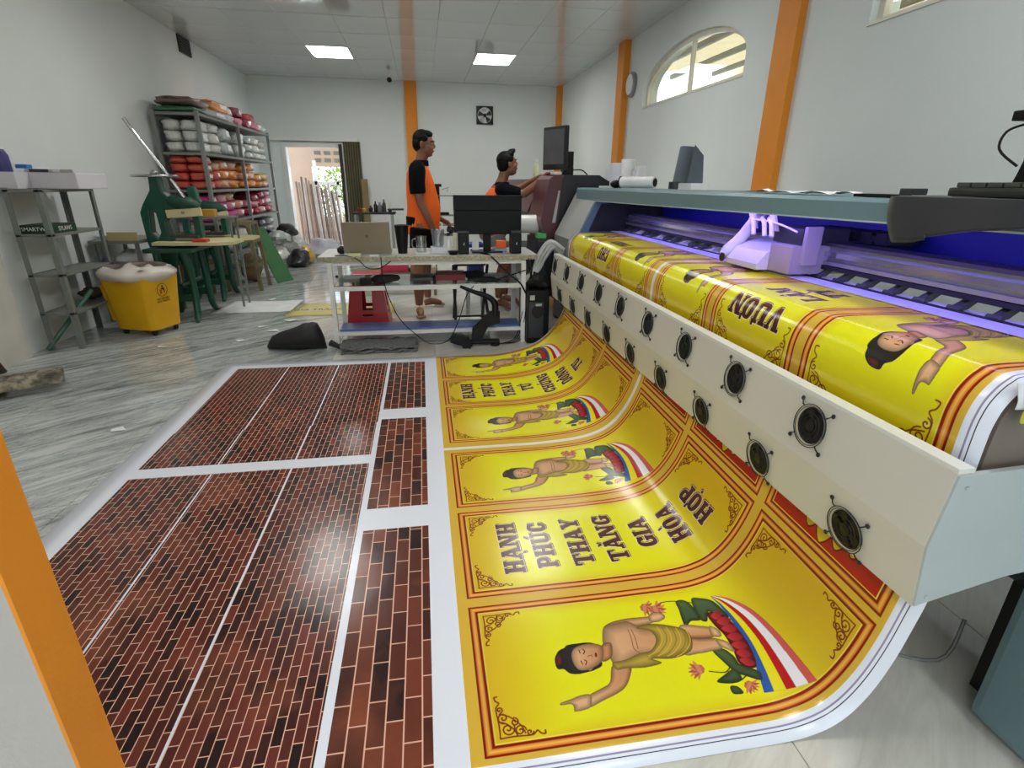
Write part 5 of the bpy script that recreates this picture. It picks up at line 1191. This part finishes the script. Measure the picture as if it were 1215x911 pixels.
_mc = {}
def packet(cx, cy, z, sx, sy, sz, c, where, rot=0.0):
    k = (c, prs.randint(4))
    if k not in _mc: me = base_p[k[1]].copy(); me.materials.append(PM[c]); me.materials.append(paper_m); _mc[k] = me
    o = bpy.data.objects.new('packet', _mc[k]); COL.objects.link(o); o.location = (cx, cy, z+sz/2); o.scale = (sx, sy, sz); o.rotation_euler = (0, 0, rot)
    tag(o, '%s packet %s' % (c, where), 'packet', 'packets on the tall steel shelving')
ORD = ['first', 'second', 'third', 'fourth', 'fifth', 'sixth', 'seventh', 'eighth', 'ninth', 'tenth']
LAYN = {2: ['lower', 'upper'], 3: ['lowest', 'middle', 'top'], 4: ['lowest', 'lower middle', 'upper middle', 'top']}
def stack(lv, lvname, items):
    cnt = 0
    for (y0, y1, c, n, h) in items:
        cnt += 1; z = LV[lv]+.002
        for L in range(n):
            cc = c if isinstance(c, str) else c[L % len(c)]
            two = (y0 < 7.8)
            if two:
                for q, (xa, xb, wn) in enumerate(((-2.985, -2.79, 'rear'), (-2.785, -2.59, 'front'))): packet((xa+xb)/2, (y0+y1)/2, z, (xb-xa)*.98, (y1-y0)*.98, h*.99, cc, 'at the %s, %s in the %s pile of the %s shelf' % (wn, LAYN[n][L], ORD[cnt-1], lvname), 0)
            else: packet(-2.785, (y0+y1)/2, z, .385, (y1-y0)*.97, h*.99, cc, '%s in the %s pile of the %s shelf' % (LAYN[n][L], ORD[cnt-1], lvname), prs.uniform(-.04, .04))
            z += h
stack(1, 'pink', [(7.44, 7.75, 'magenta', 3, .105), (7.78, 8.1, ['magenta', 'magenta', 'pink'], 3, .11), (8.12, 8.45, ['magenta', 'pink', 'peach'], 3, .115), (8.5, 8.8, ['pink', 'peach'], 2, .12), (8.95, 9.25, ['crimson', 'pink'], 2, .11), (9.3, 9.6, ['crimson', 'pink', 'crimson'], 3, .10), (9.65, 9.95, ['pink', 'crimson', 'crimson'], 3, .115), (10.0, 10.4, ['crimson', 'pink', 'pink'], 3, .12)])
stack(2, 'orange', [(7.44, 7.78, 'salmon', 4, .098), (7.80, 8.05, ['salmon', 'salmon', 'peach'], 3, .11), (8.08, 8.38, ['peach', 'orange', 'peach'], 3, .12), (8.42, 8.76, ['orange', 'orange', 'peach'], 3, .12), (8.95, 9.25, ['orange', 'peach', 'orange'], 3, .11), (9.28, 9.60, ['orange', 'peach', 'orange'], 3, .12), (9.65, 9.95, ['orange', 'orange'], 2, .10), (10.0, 10.42, ['peach', 'yellow'], 2, .11)])
stack(3, 'white', [(7.44, 7.85, 'white', 3, .12), (7.9, 8.25, 'white', 3, .125), (8.3, 8.75, 'silver', 2, .18), (8.95, 9.3, 'white', 2, .18), (9.35, 9.7, 'silver', 3, .11), (9.75, 10.1, 'white', 3, .11), (10.12, 10.45, 'white', 3, .10)])
stack(0, 'dark lower', [(7.9, 8.3, ['grey', 'white'], 2, .16), (8.4, 8.8, ['green', 'white'], 2, .15), (9.0, 9.4, ['grey', 'black', 'white'], 3, .12), (9.45, 9.85, ['white', 'grey', 'black'], 3, .12), (9.9, 10.4, ['black', 'grey', 'silver'], 3, .12)])
zt = LV[4]+.002
for (x, y, z, sx_, sy_, sz, c, wh) in [(-2.8, 7.75, 0, .46, .7, .07, 'green', 'lying flat at the near end on top of the shelving'), (-2.8, 7.75, .075, .42, .7, .10, 'brown', 'bundle on the green one at the near end on top'), (-2.66, 8.2, .0, .22, .9, .09, 'silver', 'long slanting bundle along the top front edge'),
        (-2.85, 8.75, .12, .36, .7, .15, 'orange', 'big one tied on the pile on top of the shelving'), (-2.80, 8.75, .0, .40, .6, .12, 'white', 'under the big orange one on top of the shelving'), (-2.70, 9.15, .0, .25, .3, .11, 'pink', 'round end-on one right of the white on top'), (-2.84, 9.15, .12, .3, .25, .12, 'white', 'behind the pink end-on one on top'),
        (-2.78, 9.55, 0, .44, .4, .14, 'maroon', 'lower of the two dark red ones on top'), (-2.84, 9.5, .14, .36, .34, .14, 'maroon', 'upper of the two dark red ones on top'), (-2.75, 9.98, 0, .44, .36, .12, 'pink', 'lower at the far end on top'), (-2.8, 10.0, .12, .36, .3, .13, 'crimson', 'upper at the far end on top'), (-2.75, 10.33, 0, .4, .26, .10, 'white', 'very last at the far end on top')]:
    packet(x, y, zt+z, sx_, sy_, sz, c, wh)
# heap at the foot of the shelving
for k, (x, y, z, r, c, wh) in enumerate([(-2.32, 9.2, .0, (.18, .26, .30), 'white', 'white'), (-2.30, 9.75, 0, (.18, .24, .40), 'grey', 'grey'), (-2.30, 10.3, 0, (.18, .22, .48), 'white', 'tall white'), (-2.28, 9.8, .42, (.16, .2, .2), 'black', 'black'), (-2.32, 9.3, .34, (.18, .24, .2), 'silver', 'silvery'), (-2.0, 9.15, .0, (.18, .16, .26), 'black', 'low black'), (-1.95, 9.5, .0, (.12, .16, .26), 'yellow', 'yellow')]):
    tag(crumple((x, y, z+r[2]*.5), (r[0], r[1], r[2]*.55), 14, 10, .45, 50+k).build('plastic_bag', PM[c], None, True), wh+' crumpled plastic bag in the heap at the foot of the packet shelving', 'bag')
tag(crumple((-1.85, 10.4, .15), (.28, .32, .2), 20, 12, .5, 61).build('plastic_film', mat('cloudy plastic film', srgb(200, 202, 212), .25, var=.05), None, True), 'cloudy heap of plastic film on the floor just left of the doorway', 'film')

# back table with bottles, board leaning, rack behind the standing man
bt = thing('small_table', (-.85, 9.5, 0), 'small dark table with bottles against the back wall beside the folding gate', 'table')
MB().cbox(-1.12, -.44, 9.3, 9.7, .80, .83, .004).build('top', dgrey, bt); MB().cbox(-.56, -.30, 9.3, 9.6, .865, .885, .003).build('tray', dgrey, bt); MB().box(-.55, -.50, 9.35, 9.55, .83, .865).build('tray_foot', dgrey, bt)
for x in (-1.08, -.50):
    for y in (9.33, 9.67): MB().box(x-.015, x+.015, y-.015, y+.015, 0, .80).build('leg', silver_m, bt)
for k, (x, h, r, c, lab) in enumerate([(-1.02, .08, .04, srgb(150, 40, 36), 'small dark red pot at the left end of the small back table'), (-.95, .07, .04, srgb(210, 160, 60), 'small yellow pot, second from the left on the small back table'), (-.84, .10, .035, srgb(40, 34, 34), 'dark pot in the middle of the small back table'), (-.76, .17, .03, srgb(30, 30, 32), 'black bottle on the small back table'), (-.69, .15, .04, srgb(120, 122, 124), 'grey can right of the black bottle on the back table'), (-.62, .20, .03, srgb(70, 72, 76), 'tallest slim dark bottle on the small back table'), (-.52, .12, .03, srgb(220, 220, 214), 'white bottle at the right end of the small back table')]):
    z0 = .831 if x < -.56 else .866
    tag(MB().lathe([(r, z0), (r, z0+h*.65), (r*.4, z0+h*.8), (r*.4, z0+h)], (x, 9.5, 0), 14).build('bottle', mat('jar %d' % k, c, .35), None, True), lab, 'bottle')
tag(MB().box(-1.17, -1.05, 11.6, 11.66, 0, 1.35).build('wooden_plank', mat('brown plank', srgb(140, 118, 86), .7)), 'narrow brown plank leaning upright beside the folding gate', 'plank')
rk = thing('grey_rack', (.38, 8.5, 0), 'grey steel rack with a small press behind the standing man', 'rack')
for x in (.18, .49):
    for y in (8.4, 8.7): MB().box(x-.01, x+.01, y-.01, y+.01, 0, 1.12).build('post', gs, rk)
for z in (.55, .70, .84, 1.12): MB().box(.17, .50, 8.39, 8.71, z-.012, z).build('shelf', gs, rk)
MB().box(.22, .40, 8.40, 8.5, .842, .88).tube([(.24, 8.45, .86), (.24, 8.45, 1.26)], .03, 8).tube([(.20, 8.42, 1.26), (.30, 8.42, 1.26)], .02, 8).build('drill_head', blk, rk)
MB().tube([(.30, 8.42, 1.20), (.40, 8.42, 1.23), (.38, 8.42, 1.17)], .006, 6).build('handle', chrome, rk)
tag(crumple((.42, 8.55, .62), (.06, .06, .06), 12, 8, .6, 70).build('metal_part', dgrey, None, True), 'dark metal part on the grey rack left of the monitor', 'part')

# things on the floor
def sheetgrid(name, fn, m, label, cat, nu=16, nv=10, th=.0012, off=1):
    o = MB().grid(nu, nv, fn).build(name, m, None, True); q = o.modifiers.new('t', 'SOLIDIFY'); q.thickness = th; q.offset = off; tag(o, label, cat); return o
p4 = [Vector((-2.23, 5.85, 0)), Vector((-1.43, 5.83, 0)), Vector((-1.40, 6.42, 0)), Vector((-2.16, 6.42, 0))]
def bil(P, u, v): return P[0]*(1-u)*(1-v)+P[1]*u*(1-v)+P[2]*u*v+P[3]*(1-u)*v
sheetgrid('paper_sheet', lambda u, v: tuple(bil(p4, u, v)+Vector((0, 0, .004+.03*max(0, .3-abs(u-.12))*v+.05*max(0, u-.85)))), paper_m, 'large white sheet lying upside down on the floor beside the presses', 'sheet')
ystr = bpy.data.materials.new('yellow printed strip'); ystr.use_nodes = True; g = NT(ystr); tc = g.new('ShaderNodeTexCoord'); sx = g.new('ShaderNodeSeparateXYZ'); g.put(sx.inputs[0], tc.outputs['Object'])
nn = g.noise(tc.outputs['Object'], 14, 3); k1 = g.m('MULTIPLY', g.m('GREATER_THAN', nn, .55), g.band(sx.outputs[1], -.12, .12))
g.put(g.n['Principled BSDF'].inputs['Base Color'], g.mix(k1, srgb(226, 214, 120), srgb(232, 232, 210))); g.n['Principled BSDF'].inputs['Roughness'].default_value = .3
q4 = [Vector((-1.46, 5.62, 0)), Vector((-.35, 5.62, 0)), Vector((-.35, 6.15, 0)), Vector((-1.38, 6.22, 0))]
strip = sheetgrid('printed_strip', lambda u, v: tuple(bil(q4, u, v)+Vector((0, 0, .003))), ystr, 'flat yellow printed strip on the floor behind the left end of the table', 'print')
text_mesh('GIA TRANG', .10, mat('dark print', srgb(60, 60, 40), .5), strip, (-1.15, 5.9, .0046), (1, 0, 0), (0, 1, 0), depth=.0003)
r8 = np.random.RandomState(5)
for k, (x, y, s, lab) in enumerate([(-1.40, 5.03, .07, 'bright white scrap of paper left of the black bag'), (-1.33, 5.42, .09, 'long white scrap of paper above the black bag'), (-1.72, 2.95, .06, 'white scrap of paper on the floor left of the brick print'), (-1.76, 6.5, .06, 'white scrap beyond the large upside-down sheet'), (-2.19, 4.62, .04, 'tiny pale scrap in front of the yellow bin'), (-1.55, 5.2, .06, 'faint white scrap left of the brightest one'), (-1.6, 4.72, .05, 'small scrap of paper in front of the black bag')]):
    P = [(x+s*math.cos(a)*r8.uniform(.5, 1.3), y+s*.7*math.sin(a)*r8.uniform(.5, 1.3), .003+.012*r8.rand()) for a in (0, 1.5, 2.8, 4.4)]
    o = MB().add(P+[(p[0], p[1], p[2]+.001) for p in P], [(0, 1, 2), (0, 2, 3), (4, 6, 5), (4, 7, 6), (0, 1, 5, 4), (1, 2, 6, 5), (2, 3, 7, 6), (3, 0, 4, 7)]).build('paper_scrap', paper_m); tag(o, lab, 'paper')
tag(MB().cbox(-1.28, -1.21, 8.0, 8.06, 0, .03, .004).build('black_scrap', blk), 'tiny black lump on the marble floor before the doorway', 'scrap')
bag = thing('black_bag', (-1.03, 4.48, 0), 'black cloth bag lying on the floor left of the table', 'bag')
bgm = mat('black nylon', srgb(24, 24, 26), .6, var=.1, bump=.4, bscale=14)
bb = MB(); 
def bagf(u, v):
    th = 2*PI*v; x = -1.31+.52*u; r = .10*math.sin(PI*min(1, u*1.08+.02))**.45*(1+.1*noise.noise(Vector((u*4, math.sin(th), 3))))
    hgt = (.08+.19*(u**.8) if u < .72 else .226-.15*(u-.72)); z = (.5+.5*math.sin(th))**.8*hgt*(1+.08*noise.noise(Vector((u*6, v*5, 1))))
    return (x, 4.48+1.35*r*math.cos(th)-.08*u, max(.002, z*min(1, r/.06)))
bb.grid(26, 25, bagf).build('body', bgm, bag, True); MB().tube([(-.80, 4.40, .05), (-.74, 4.37, .03), (-.68, 4.34, .008)], [.03, .02, .012], 8, smooth=4).build('strap', bgm, bag, True)
rmn = bpy.data.materials.new('patterned rug'); rmn.use_nodes = True; g = NT(rmn); tc = g.new('ShaderNodeTexCoord'); nn = g.noise(tc.outputs['Object'], 16, 4, .6)
g.put(g.n['Principled BSDF'].inputs['Base Color'], g.ramp(nn, [(.35, srgb(70, 70, 64)), (.5, srgb(120, 114, 100)), (.62, srgb(168, 158, 138))])); g.n['Principled BSDF'].inputs['Roughness'].default_value = .95
rl = MB(); A_, B_ = Vector((-3.05, 3.44, .045)), Vector((-2.44, 3.80, .045)); d = (B_-A_).normalized(); n_ = Vector((-d.y, d.x, 0))
def rug(u, v):
    p = A_.lerp(B_, u); th = v*3.2*PI; r = .05+.022*v/1.0
    return tuple(p+n_*(r*1.9*math.cos(th))+Vector((0, 0, .008+max(0, r*.95*math.sin(th)))))
o = rl.grid(14, 60, rug).build('rolled_mat', rmn, None, True); q = o.modifiers.new('t', 'SOLIDIFY'); q.thickness = .008; tag(o, 'rolled patterned doormat on the floor at the left edge', 'mat')
# things in the corner by the white pilaster
tag(MB().tube([(-3.02, 4.10, 0), (-3.04, 4.02, .26)], [.03, .02], 8).build('dark_oddment', mat('dark cloth', srgb(60, 52, 40), .8), None, True), 'small dark umbrella leaning on the pilaster at the left edge', 'oddment')  # stands in for an unclear dark patch at the dirty pilaster
# ================================================================== PEOPLE
skin_m = mat('warm brown skin', srgb(140, 92, 68), .5, var=.05, vscale=9); hair_m = mat('black hair', srgb(9, 8, 8), .65, var=.1, spec=.2, bump=.3, bscale=60)
org_m = mat('orange jersey', srgb(246, 104, 14), .75, var=.04, bump=.25, bscale=9); nav_m = mat('black jersey', srgb(9, 10, 17), .85, spec=.12, var=.05, bump=.2, bscale=12); sho_m = mat('black shorts', srgb(10, 10, 12), .85, spec=.12, bump=.2, bscale=10)
eye_m = mat('eye white', srgb(214, 208, 200), .3); pupil_m = mat('pupil', srgb(20, 14, 12), .2); lip_m = mat('lips', srgb(140, 76, 62), .5)
class Body:
    def __init__(s, X): s.X = X; s.b = MB()
    def loft(s, rings, n=20):
        vs = []; 
        for (x, y, z, rx, ry) in rings:
            for k in range(n): a = 2*PI*k/n; vs.append(s.X @ Vector((x+rx*math.cos(a), y+ry*math.sin(a), z)))
        fs = [(i*n+k, i*n+(k+1) % n, (i+1)*n+(k+1) % n, (i+1)*n+k) for i in range(len(rings)-1) for k in range(n)]
        fs += [tuple(reversed(range(n))), tuple((len(rings)-1)*n+k for k in range(n))]; s.b.add(vs, fs)
    def limb(s, pts, r, n=12, k=4): s.b.tube([s.X @ Vector(p) for p in pts], r, n, smooth=k)
    def ell(s, c, r, rot=None):
        m = s.X.to_3x3(); s.b.ell(s.X @ Vector(c), r, 16, 12, rot=(m @ rot if rot is not None else m))
    def build(s, name, m, parent, vox, smooth=4):
        o = s.b.build(name, m, parent); r = o.modifiers.new('remesh', 'REMESH'); r.mode = 'VOXEL'; r.voxel_size = vox; r.use_smooth_shade = True
        q = o.modifiers.new('smooth', 'SMOOTH'); q.factor = .6; q.iterations = smooth; return o
def head(B, H, tilt=None):
    """H: matrix placing a head whose origin is the skull centre, facing +x"""
    sv = B.X; B.X = sv @ H
    B.ell((-.012, 0, .025), (.098, .076, .098)); B.ell((.028, 0, -.035), (.062, .060, .085)); B.ell((.048, 0, -.088), (.036, .034, .026))
    B.ell((.0, 0, -.06), (.06, .062, .05)); B.ell((.082, 0, .028), (.016, .048, .012)); B.ell((.062, .034, -.028), (.026, .022, .022)); B.ell((.062, -.034, -.028), (.026, .022, .022))
    B.limb([(.088, 0, .012), (.100, 0, -.008), (.108, 0, -.024)], [.009, .010, .013], 10, 3); B.ell((.098, .012, -.03), (.010, .008, .007)); B.ell((.098, -.012, -.03), (.010, .008, .007))
    B.ell((.087, 0, -.055), (.012, .024, .007)); B.ell((.085, 0, -.066), (.012, .020, .007))
    for sy in (-1, 1): B.ell((-.008, sy*.080, -.012), (.019, .009, .031), rotz(sy*-.25)); B.ell((-.012, sy*.082, -.035), (.009, .007, .010))
    B.X = sv
def face_parts(X, H, root):
    M_ = X @ H; m = MB(); p = MB(); br = MB(); l = MB(); R3 = M_.to_3x3()
    for sy in (-1, 1):
        m.ell(M_ @ Vector((.083, sy*.030, .006)), (.008, .013, .007), 12, 8, rot=R3); p.ell(M_ @ Vector((.0895, sy*.029, .006)), (.003, .0055, .0055), 10, 6, rot=R3)
        br.tube([M_ @ Vector((.094, sy*.014, .024)), M_ @ Vector((.093, sy*.032, .030)), M_ @ Vector((.080, sy*.050, .024))], .0042, 6, smooth=3)
    l.ell(M_ @ Vector((.096, 0, -.0605)), (.004, .020, .0045), 12, 8, rot=R3)
    m.build('eyes', eye_m, root, True); p.build('pupils', pupil_m, root, True); br.build('eyebrows', hair_m, root, True); l.build('lips', lip_m, root, True)
def hair(X, H, root, quiff=0.0):
    B = Body(X @ H); b = B.b
    B.ell((-.020, 0, .044), (.096, .079, .086)); B.ell((-.052, 0, .0), (.064, .074, .080)); B.ell((.018, 0, .090), (.066, .064, .034)); B.ell((.044, 0, .078), (.036, .058, .026))
    if quiff: B.ell((.062, 0, .112), (.042, .05, .026)); B.ell((.085, 0, .122), (.02, .034, .016))
    for sy in (-1, 1): B.ell((-.005, sy*.066, .045), (.055, .016, .034)); B.ell((-.035, sy*.066, .005), (.030, .014, .04))
    o = B.build('hair', hair_m, root, .006, 2); return o
def hand(B, w, d, up, side, curl=.5, L=.095):
    """wrist point, finger direction, back-of-hand normal, thumb side (+1/-1)"""
    w, d, up = Vector(w), Vector(d).normalized(), Vector(up).normalized(); s = d.cross(up).normalized()
    up = s.cross(d).normalized()
    for k in range(4):
        o = (k-1.5)*.021; B.limb([w+s*o*.5+d*.0, w+s*o*.9+d*.045, w+s*o+d*.088], [.019, .014, .012], 10, 3)
        ln = (.066, .078, .074, .058)[k] if side > 0 else (.058, .074, .078, .066)[k]
        a = w+s*o+d*.086; p1 = a+(d*math.cos(curl*.5)-up*math.sin(curl*.5))*ln*.42; p2 = p1+(d*math.cos(curl*1.1)-up*math.sin(curl*1.1))*ln*.33; p3 = p2+(d*math.cos(curl*1.6)-up*math.sin(curl*1.6))*ln*.25
        B.limb([a, p1, p2, p3], [.0095, .0090, .0082, .0070], 8, 3)
    t0 = w+s*(-side)*.018+d*.022; B.limb([t0, t0+s*(-side)*.024+d*.028-up*.006, t0+s*(-side)*.030+d*.056-up*.014], [.013, .011, .009], 8, 3)
def foot(B, ank, d):
    a, d = Vector(ank), Vector(d).normalized(); s = Vector((-d.y, d.x, 0)); z = Vector((0, 0, 1))
    g = a.copy(); g.z = 0
    B.limb([g-d*.045+z*.032, g+d*.03+z*.05, g+d*.10+z*.036, g+d*.15+z*.022], [.032, .040, .036, .022], 12, 4)
    for k in range(5): B.limb([g+d*.14+s*(k-2)*.019+z*.018, g+d*(.185-.008*abs(k-1))+s*(k-2)*.021+z*.013], [.013, .010], 8, 1)
def I(x, y, z, rz=0, ry=0, rx=0): return Matrix.Translation((x, y, z)) @ Matrix.Rotation(rz, 4, 'Z') @ Matrix.Rotation(ry, 4, 'Y') @ Matrix.Rotation(rx, 4, 'X')

# ---- standing man (in profile, facing the right wall)
r1 = thing('person', (.01, 5.68, 0), 'barefoot standing man in orange and black polo and black shorts, looking right', 'person', None)
X = I(.0, 5.68, .012)
Hd = I(.05, 0, 1.635, -.22, .06)
B = Body(X)
head(B, Hd)
B.limb([(-.005, 0, 1.40), (.02, 0, 1.50), (.035, 0, 1.58)], [.068, .058, .055])
B.loft([(-.02, 0, .86, .11, .15), (.0, 0, 1.0, .13, .15), (.02, 0, 1.1, .135, .155), (.0, 0, 1.25, .12, .165), (-.01, 0, 1.38, .10, .16), (-.01, 0, 1.44, .06, .10)])
# right arm (towards the camera) hangs, bent forward across the belly
B.limb([(-.03, -.20, 1.39), (-.035, -.235, 1.26), (-.01, -.245, 1.10)], [.056, .050, .042]); B.limb([(-.01, -.245, 1.10), (.05, -.24, .97), (.105, -.215, .84)], [.042, .038, .026])
hand(B, (.105, -.215, .845), (.35, .25, -.9), (.3, -.9, -.1), 1, .7)
B.limb([(-.02, .20, 1.39), (.0, .235, 1.25), (.03, .235, 1.10)], [.054, .048, .040]); B.limb([(.03, .235, 1.10), (.12, .21, .98), (.20, .17, .92)], [.040, .036, .026])
hand(B, (.20, .17, .92), (.8, -.45, -.35), (.2, .6, .8), -1, .8)
# legs
B.limb([(-.01, -.085, .90), (-.02, -.12, .70), (-.04, -.155, .50)], [.10, .088, .060]); B.limb([(-.04, -.155, .50), (-.065, -.175, .34), (-.075, -.19, .10)], [.058, .062, .036])
foot(B, (-.075, -.20, .09), (.10, -1, 0))
B.limb([(.0, .085, .90), (.015, .12, .70), (.02, .17, .50)], [.10, .088, .060]); B.limb([(.02, .17, .50), (.0, .20, .34), (.02, .23, .10)], [.058, .060, .036])
foot(B, (.02, .235, .09), (1, .15, 0))
B.build('body', skin_m, r1, .0065, 3)
hair(X, Hd, r1); face_parts(X, Hd, r1)
S = Body(X)
S.loft([(-.005, 0, .80, .170, .185), (.0, 0, .86, .168, .185), (.012, 0, .96, .168, .182), (.02, 0, 1.06, .165, .178), (.008, 0, 1.16, .155, .178), (-.006, 0, 1.28, .138, .185), (-.015, 0, 1.37, .118, .175), (-.01, 0, 1.425, .088, .13), (-.005, 0, 1.455, .062, .075)], 28)
S.build('shirt', org_m, r1, .009, 2)
V = Body(X)
for sy in (-1, 1): V = Body(X); V.limb([(-.02, sy*.10, 1.425), (-.028, sy*.19, 1.395), (-.036, sy*.232, 1.28), (-.030, sy*.242, 1.185)], [.060, .082, .078, .076], 18); V.build('sleeve', nav_m, r1, .009, 2)
C_ = Body(X); C_.loft([(.0, 0, 1.435, .088, .095), (.010, 0, 1.475, .075, .075), (.014, 0, 1.49, .072, .070)], 24); C_.build('collar', nav_m, r1, .007, 1)
Tm = Body(X); Tm.loft([(-.01, 0, .97, .155, .172), (-.01, 0, .86, .155, .180), (-.012, 0, .80, .145, .175)], 24)
Tm.limb([(-.012, -.088, .84), (-.022, -.12, .68), (-.035, -.148, .56)], [.125, .118, .105], 20); Tm.limb([(.0, .088, .84), (.012, .12, .68), (.02, .155, .56)], [.125, .118, .105], 20)
Tm.build('shorts', sho_m, r1, .010, 2)
tg = X @ Vector((.01, -.268, .64)); MB().cbox(tg.x-.022, tg.x+.022, tg.y-.006, tg.y+.002, tg.z-.02, tg.z+.02, .004).build('logo_patch', dgrey, r1)

# ---- second man, behind the monitor, reaching up to the maroon printer
r2 = thing('person', (.88, 5.90, 0), 'man in orange and black polo behind the monitor, reaching out to the maroon printer', 'person', None)
X = I(.84, 5.88, .010)
Hd = I(.06, 0, 1.475, .22, -.18)
B = Body(X)
head(B, Hd)
B.limb([(-.03, 0, 1.24), (.01, 0, 1.33), (.04, 0, 1.43)], [.066, .056, .055])
B.loft([(-.10, 0, .78, .11, .15), (-.09, 0, .90, .12, .15), (-.07, 0, 1.05, .125, .16), (-.05, 0, 1.17, .10, .16), (-.04, 0, 1.26, .07, .10)])
B.limb([(-.01, -.19, 1.215), (.09, -.22, 1.19), (.19, -.22, 1.185)], [.056, .050, .042]); B.limb([(.19, -.22, 1.185), (.30, -.27, 1.27), (.405, -.36, 1.375)], [.044, .038, .026])
hand(B, (.395, -.355, 1.378), (.85, -.45, .12), (0, .1, 1), 1, .55)
B.limb([(-.01, .19, 1.215), (.12, .21, 1.20), (.24, .18, 1.24)], [.054, .048, .040]); B.limb([(.24, .18, 1.24), (.33, .10, 1.30), (.42, .0, 1.36)], [.040, .036, .026])
hand(B, (.42, .0, 1.36), (.9, -.35, .1), (0, .1, 1), -1, .5)
B.limb([(-.10, -.085, .80), (-.04, -.11, .63), (.01, -.10, .47)], [.10, .088, .060]); B.limb([(.01, -.10, .47), (-.03, -.10, .30), (-.05, -.11, .10)], [.058, .060, .036]); foot(B, (-.05, -.11, .09), (.8, -.6, 0))
B.limb([(-.10, .085, .80), (-.01, .11, .63), (.07, .10, .47)], [.10, .088, .060]); B.limb([(.07, .10, .47), (.05, .10, .30), (.05, .11, .10)], [.058, .060, .036]); foot(B, (.05, .11, .09), (.95, -.3, 0))
B.build('body', skin_m, r2, .0065, 3)
hair(X, Hd, r2, 1.0); face_parts(X, Hd, r2)
S = Body(X); S.loft([(-.10, 0, .76, .150, .175), (-.095, 0, .86, .158, .178), (-.085, 0, .98, .155, .178), (-.068, 0, 1.09, .140, .182), (-.052, 0, 1.18, .118, .175), (-.04, 0, 1.235, .088, .13), (-.025, 0, 1.265, .066, .08)], 28); S.build('shirt', org_m, r2, .009, 2)
V = Body(X); V.limb([(-.03, -.10, 1.235), (-.01, -.185, 1.215), (.08, -.222, 1.195), (.15, -.224, 1.185)], [.060, .080, .074, .068], 18); V.build('sleeve', nav_m, r2, .009, 2); V = Body(X); V.limb([(-.03, .10, 1.235), (-.01, .185, 1.215), (.08, .205, 1.20), (.16, .20, 1.21)], [.060, .080, .074, .068], 18); V.build('sleeve', nav_m, r2, .009, 2)
C_ = Body(X); C_.loft([(-.02, 0, 1.245, .085, .092), (.0, 0, 1.285, .076, .078), (.006, 0, 1.30, .074, .074)], 24); C_.build('collar', nav_m, r2, .007, 1)
Tm = Body(X); Tm.loft([(-.10, 0, .88, .150, .170), (-.105, 0, .78, .148, .175), (-.10, 0, .72, .135, .165)], 24)
Tm.limb([(-.10, -.088, .76), (-.05, -.11, .62), (.0, -.105, .50)], [.120, .108, .090], 20); Tm.limb([(-.10, .088, .76), (-.02, .11, .62), (.055, .105, .50)], [.120, .108, .090], 20); Tm.build('shorts', mat('grey shorts', srgb(150, 148, 142), .8), r2, .010, 2)
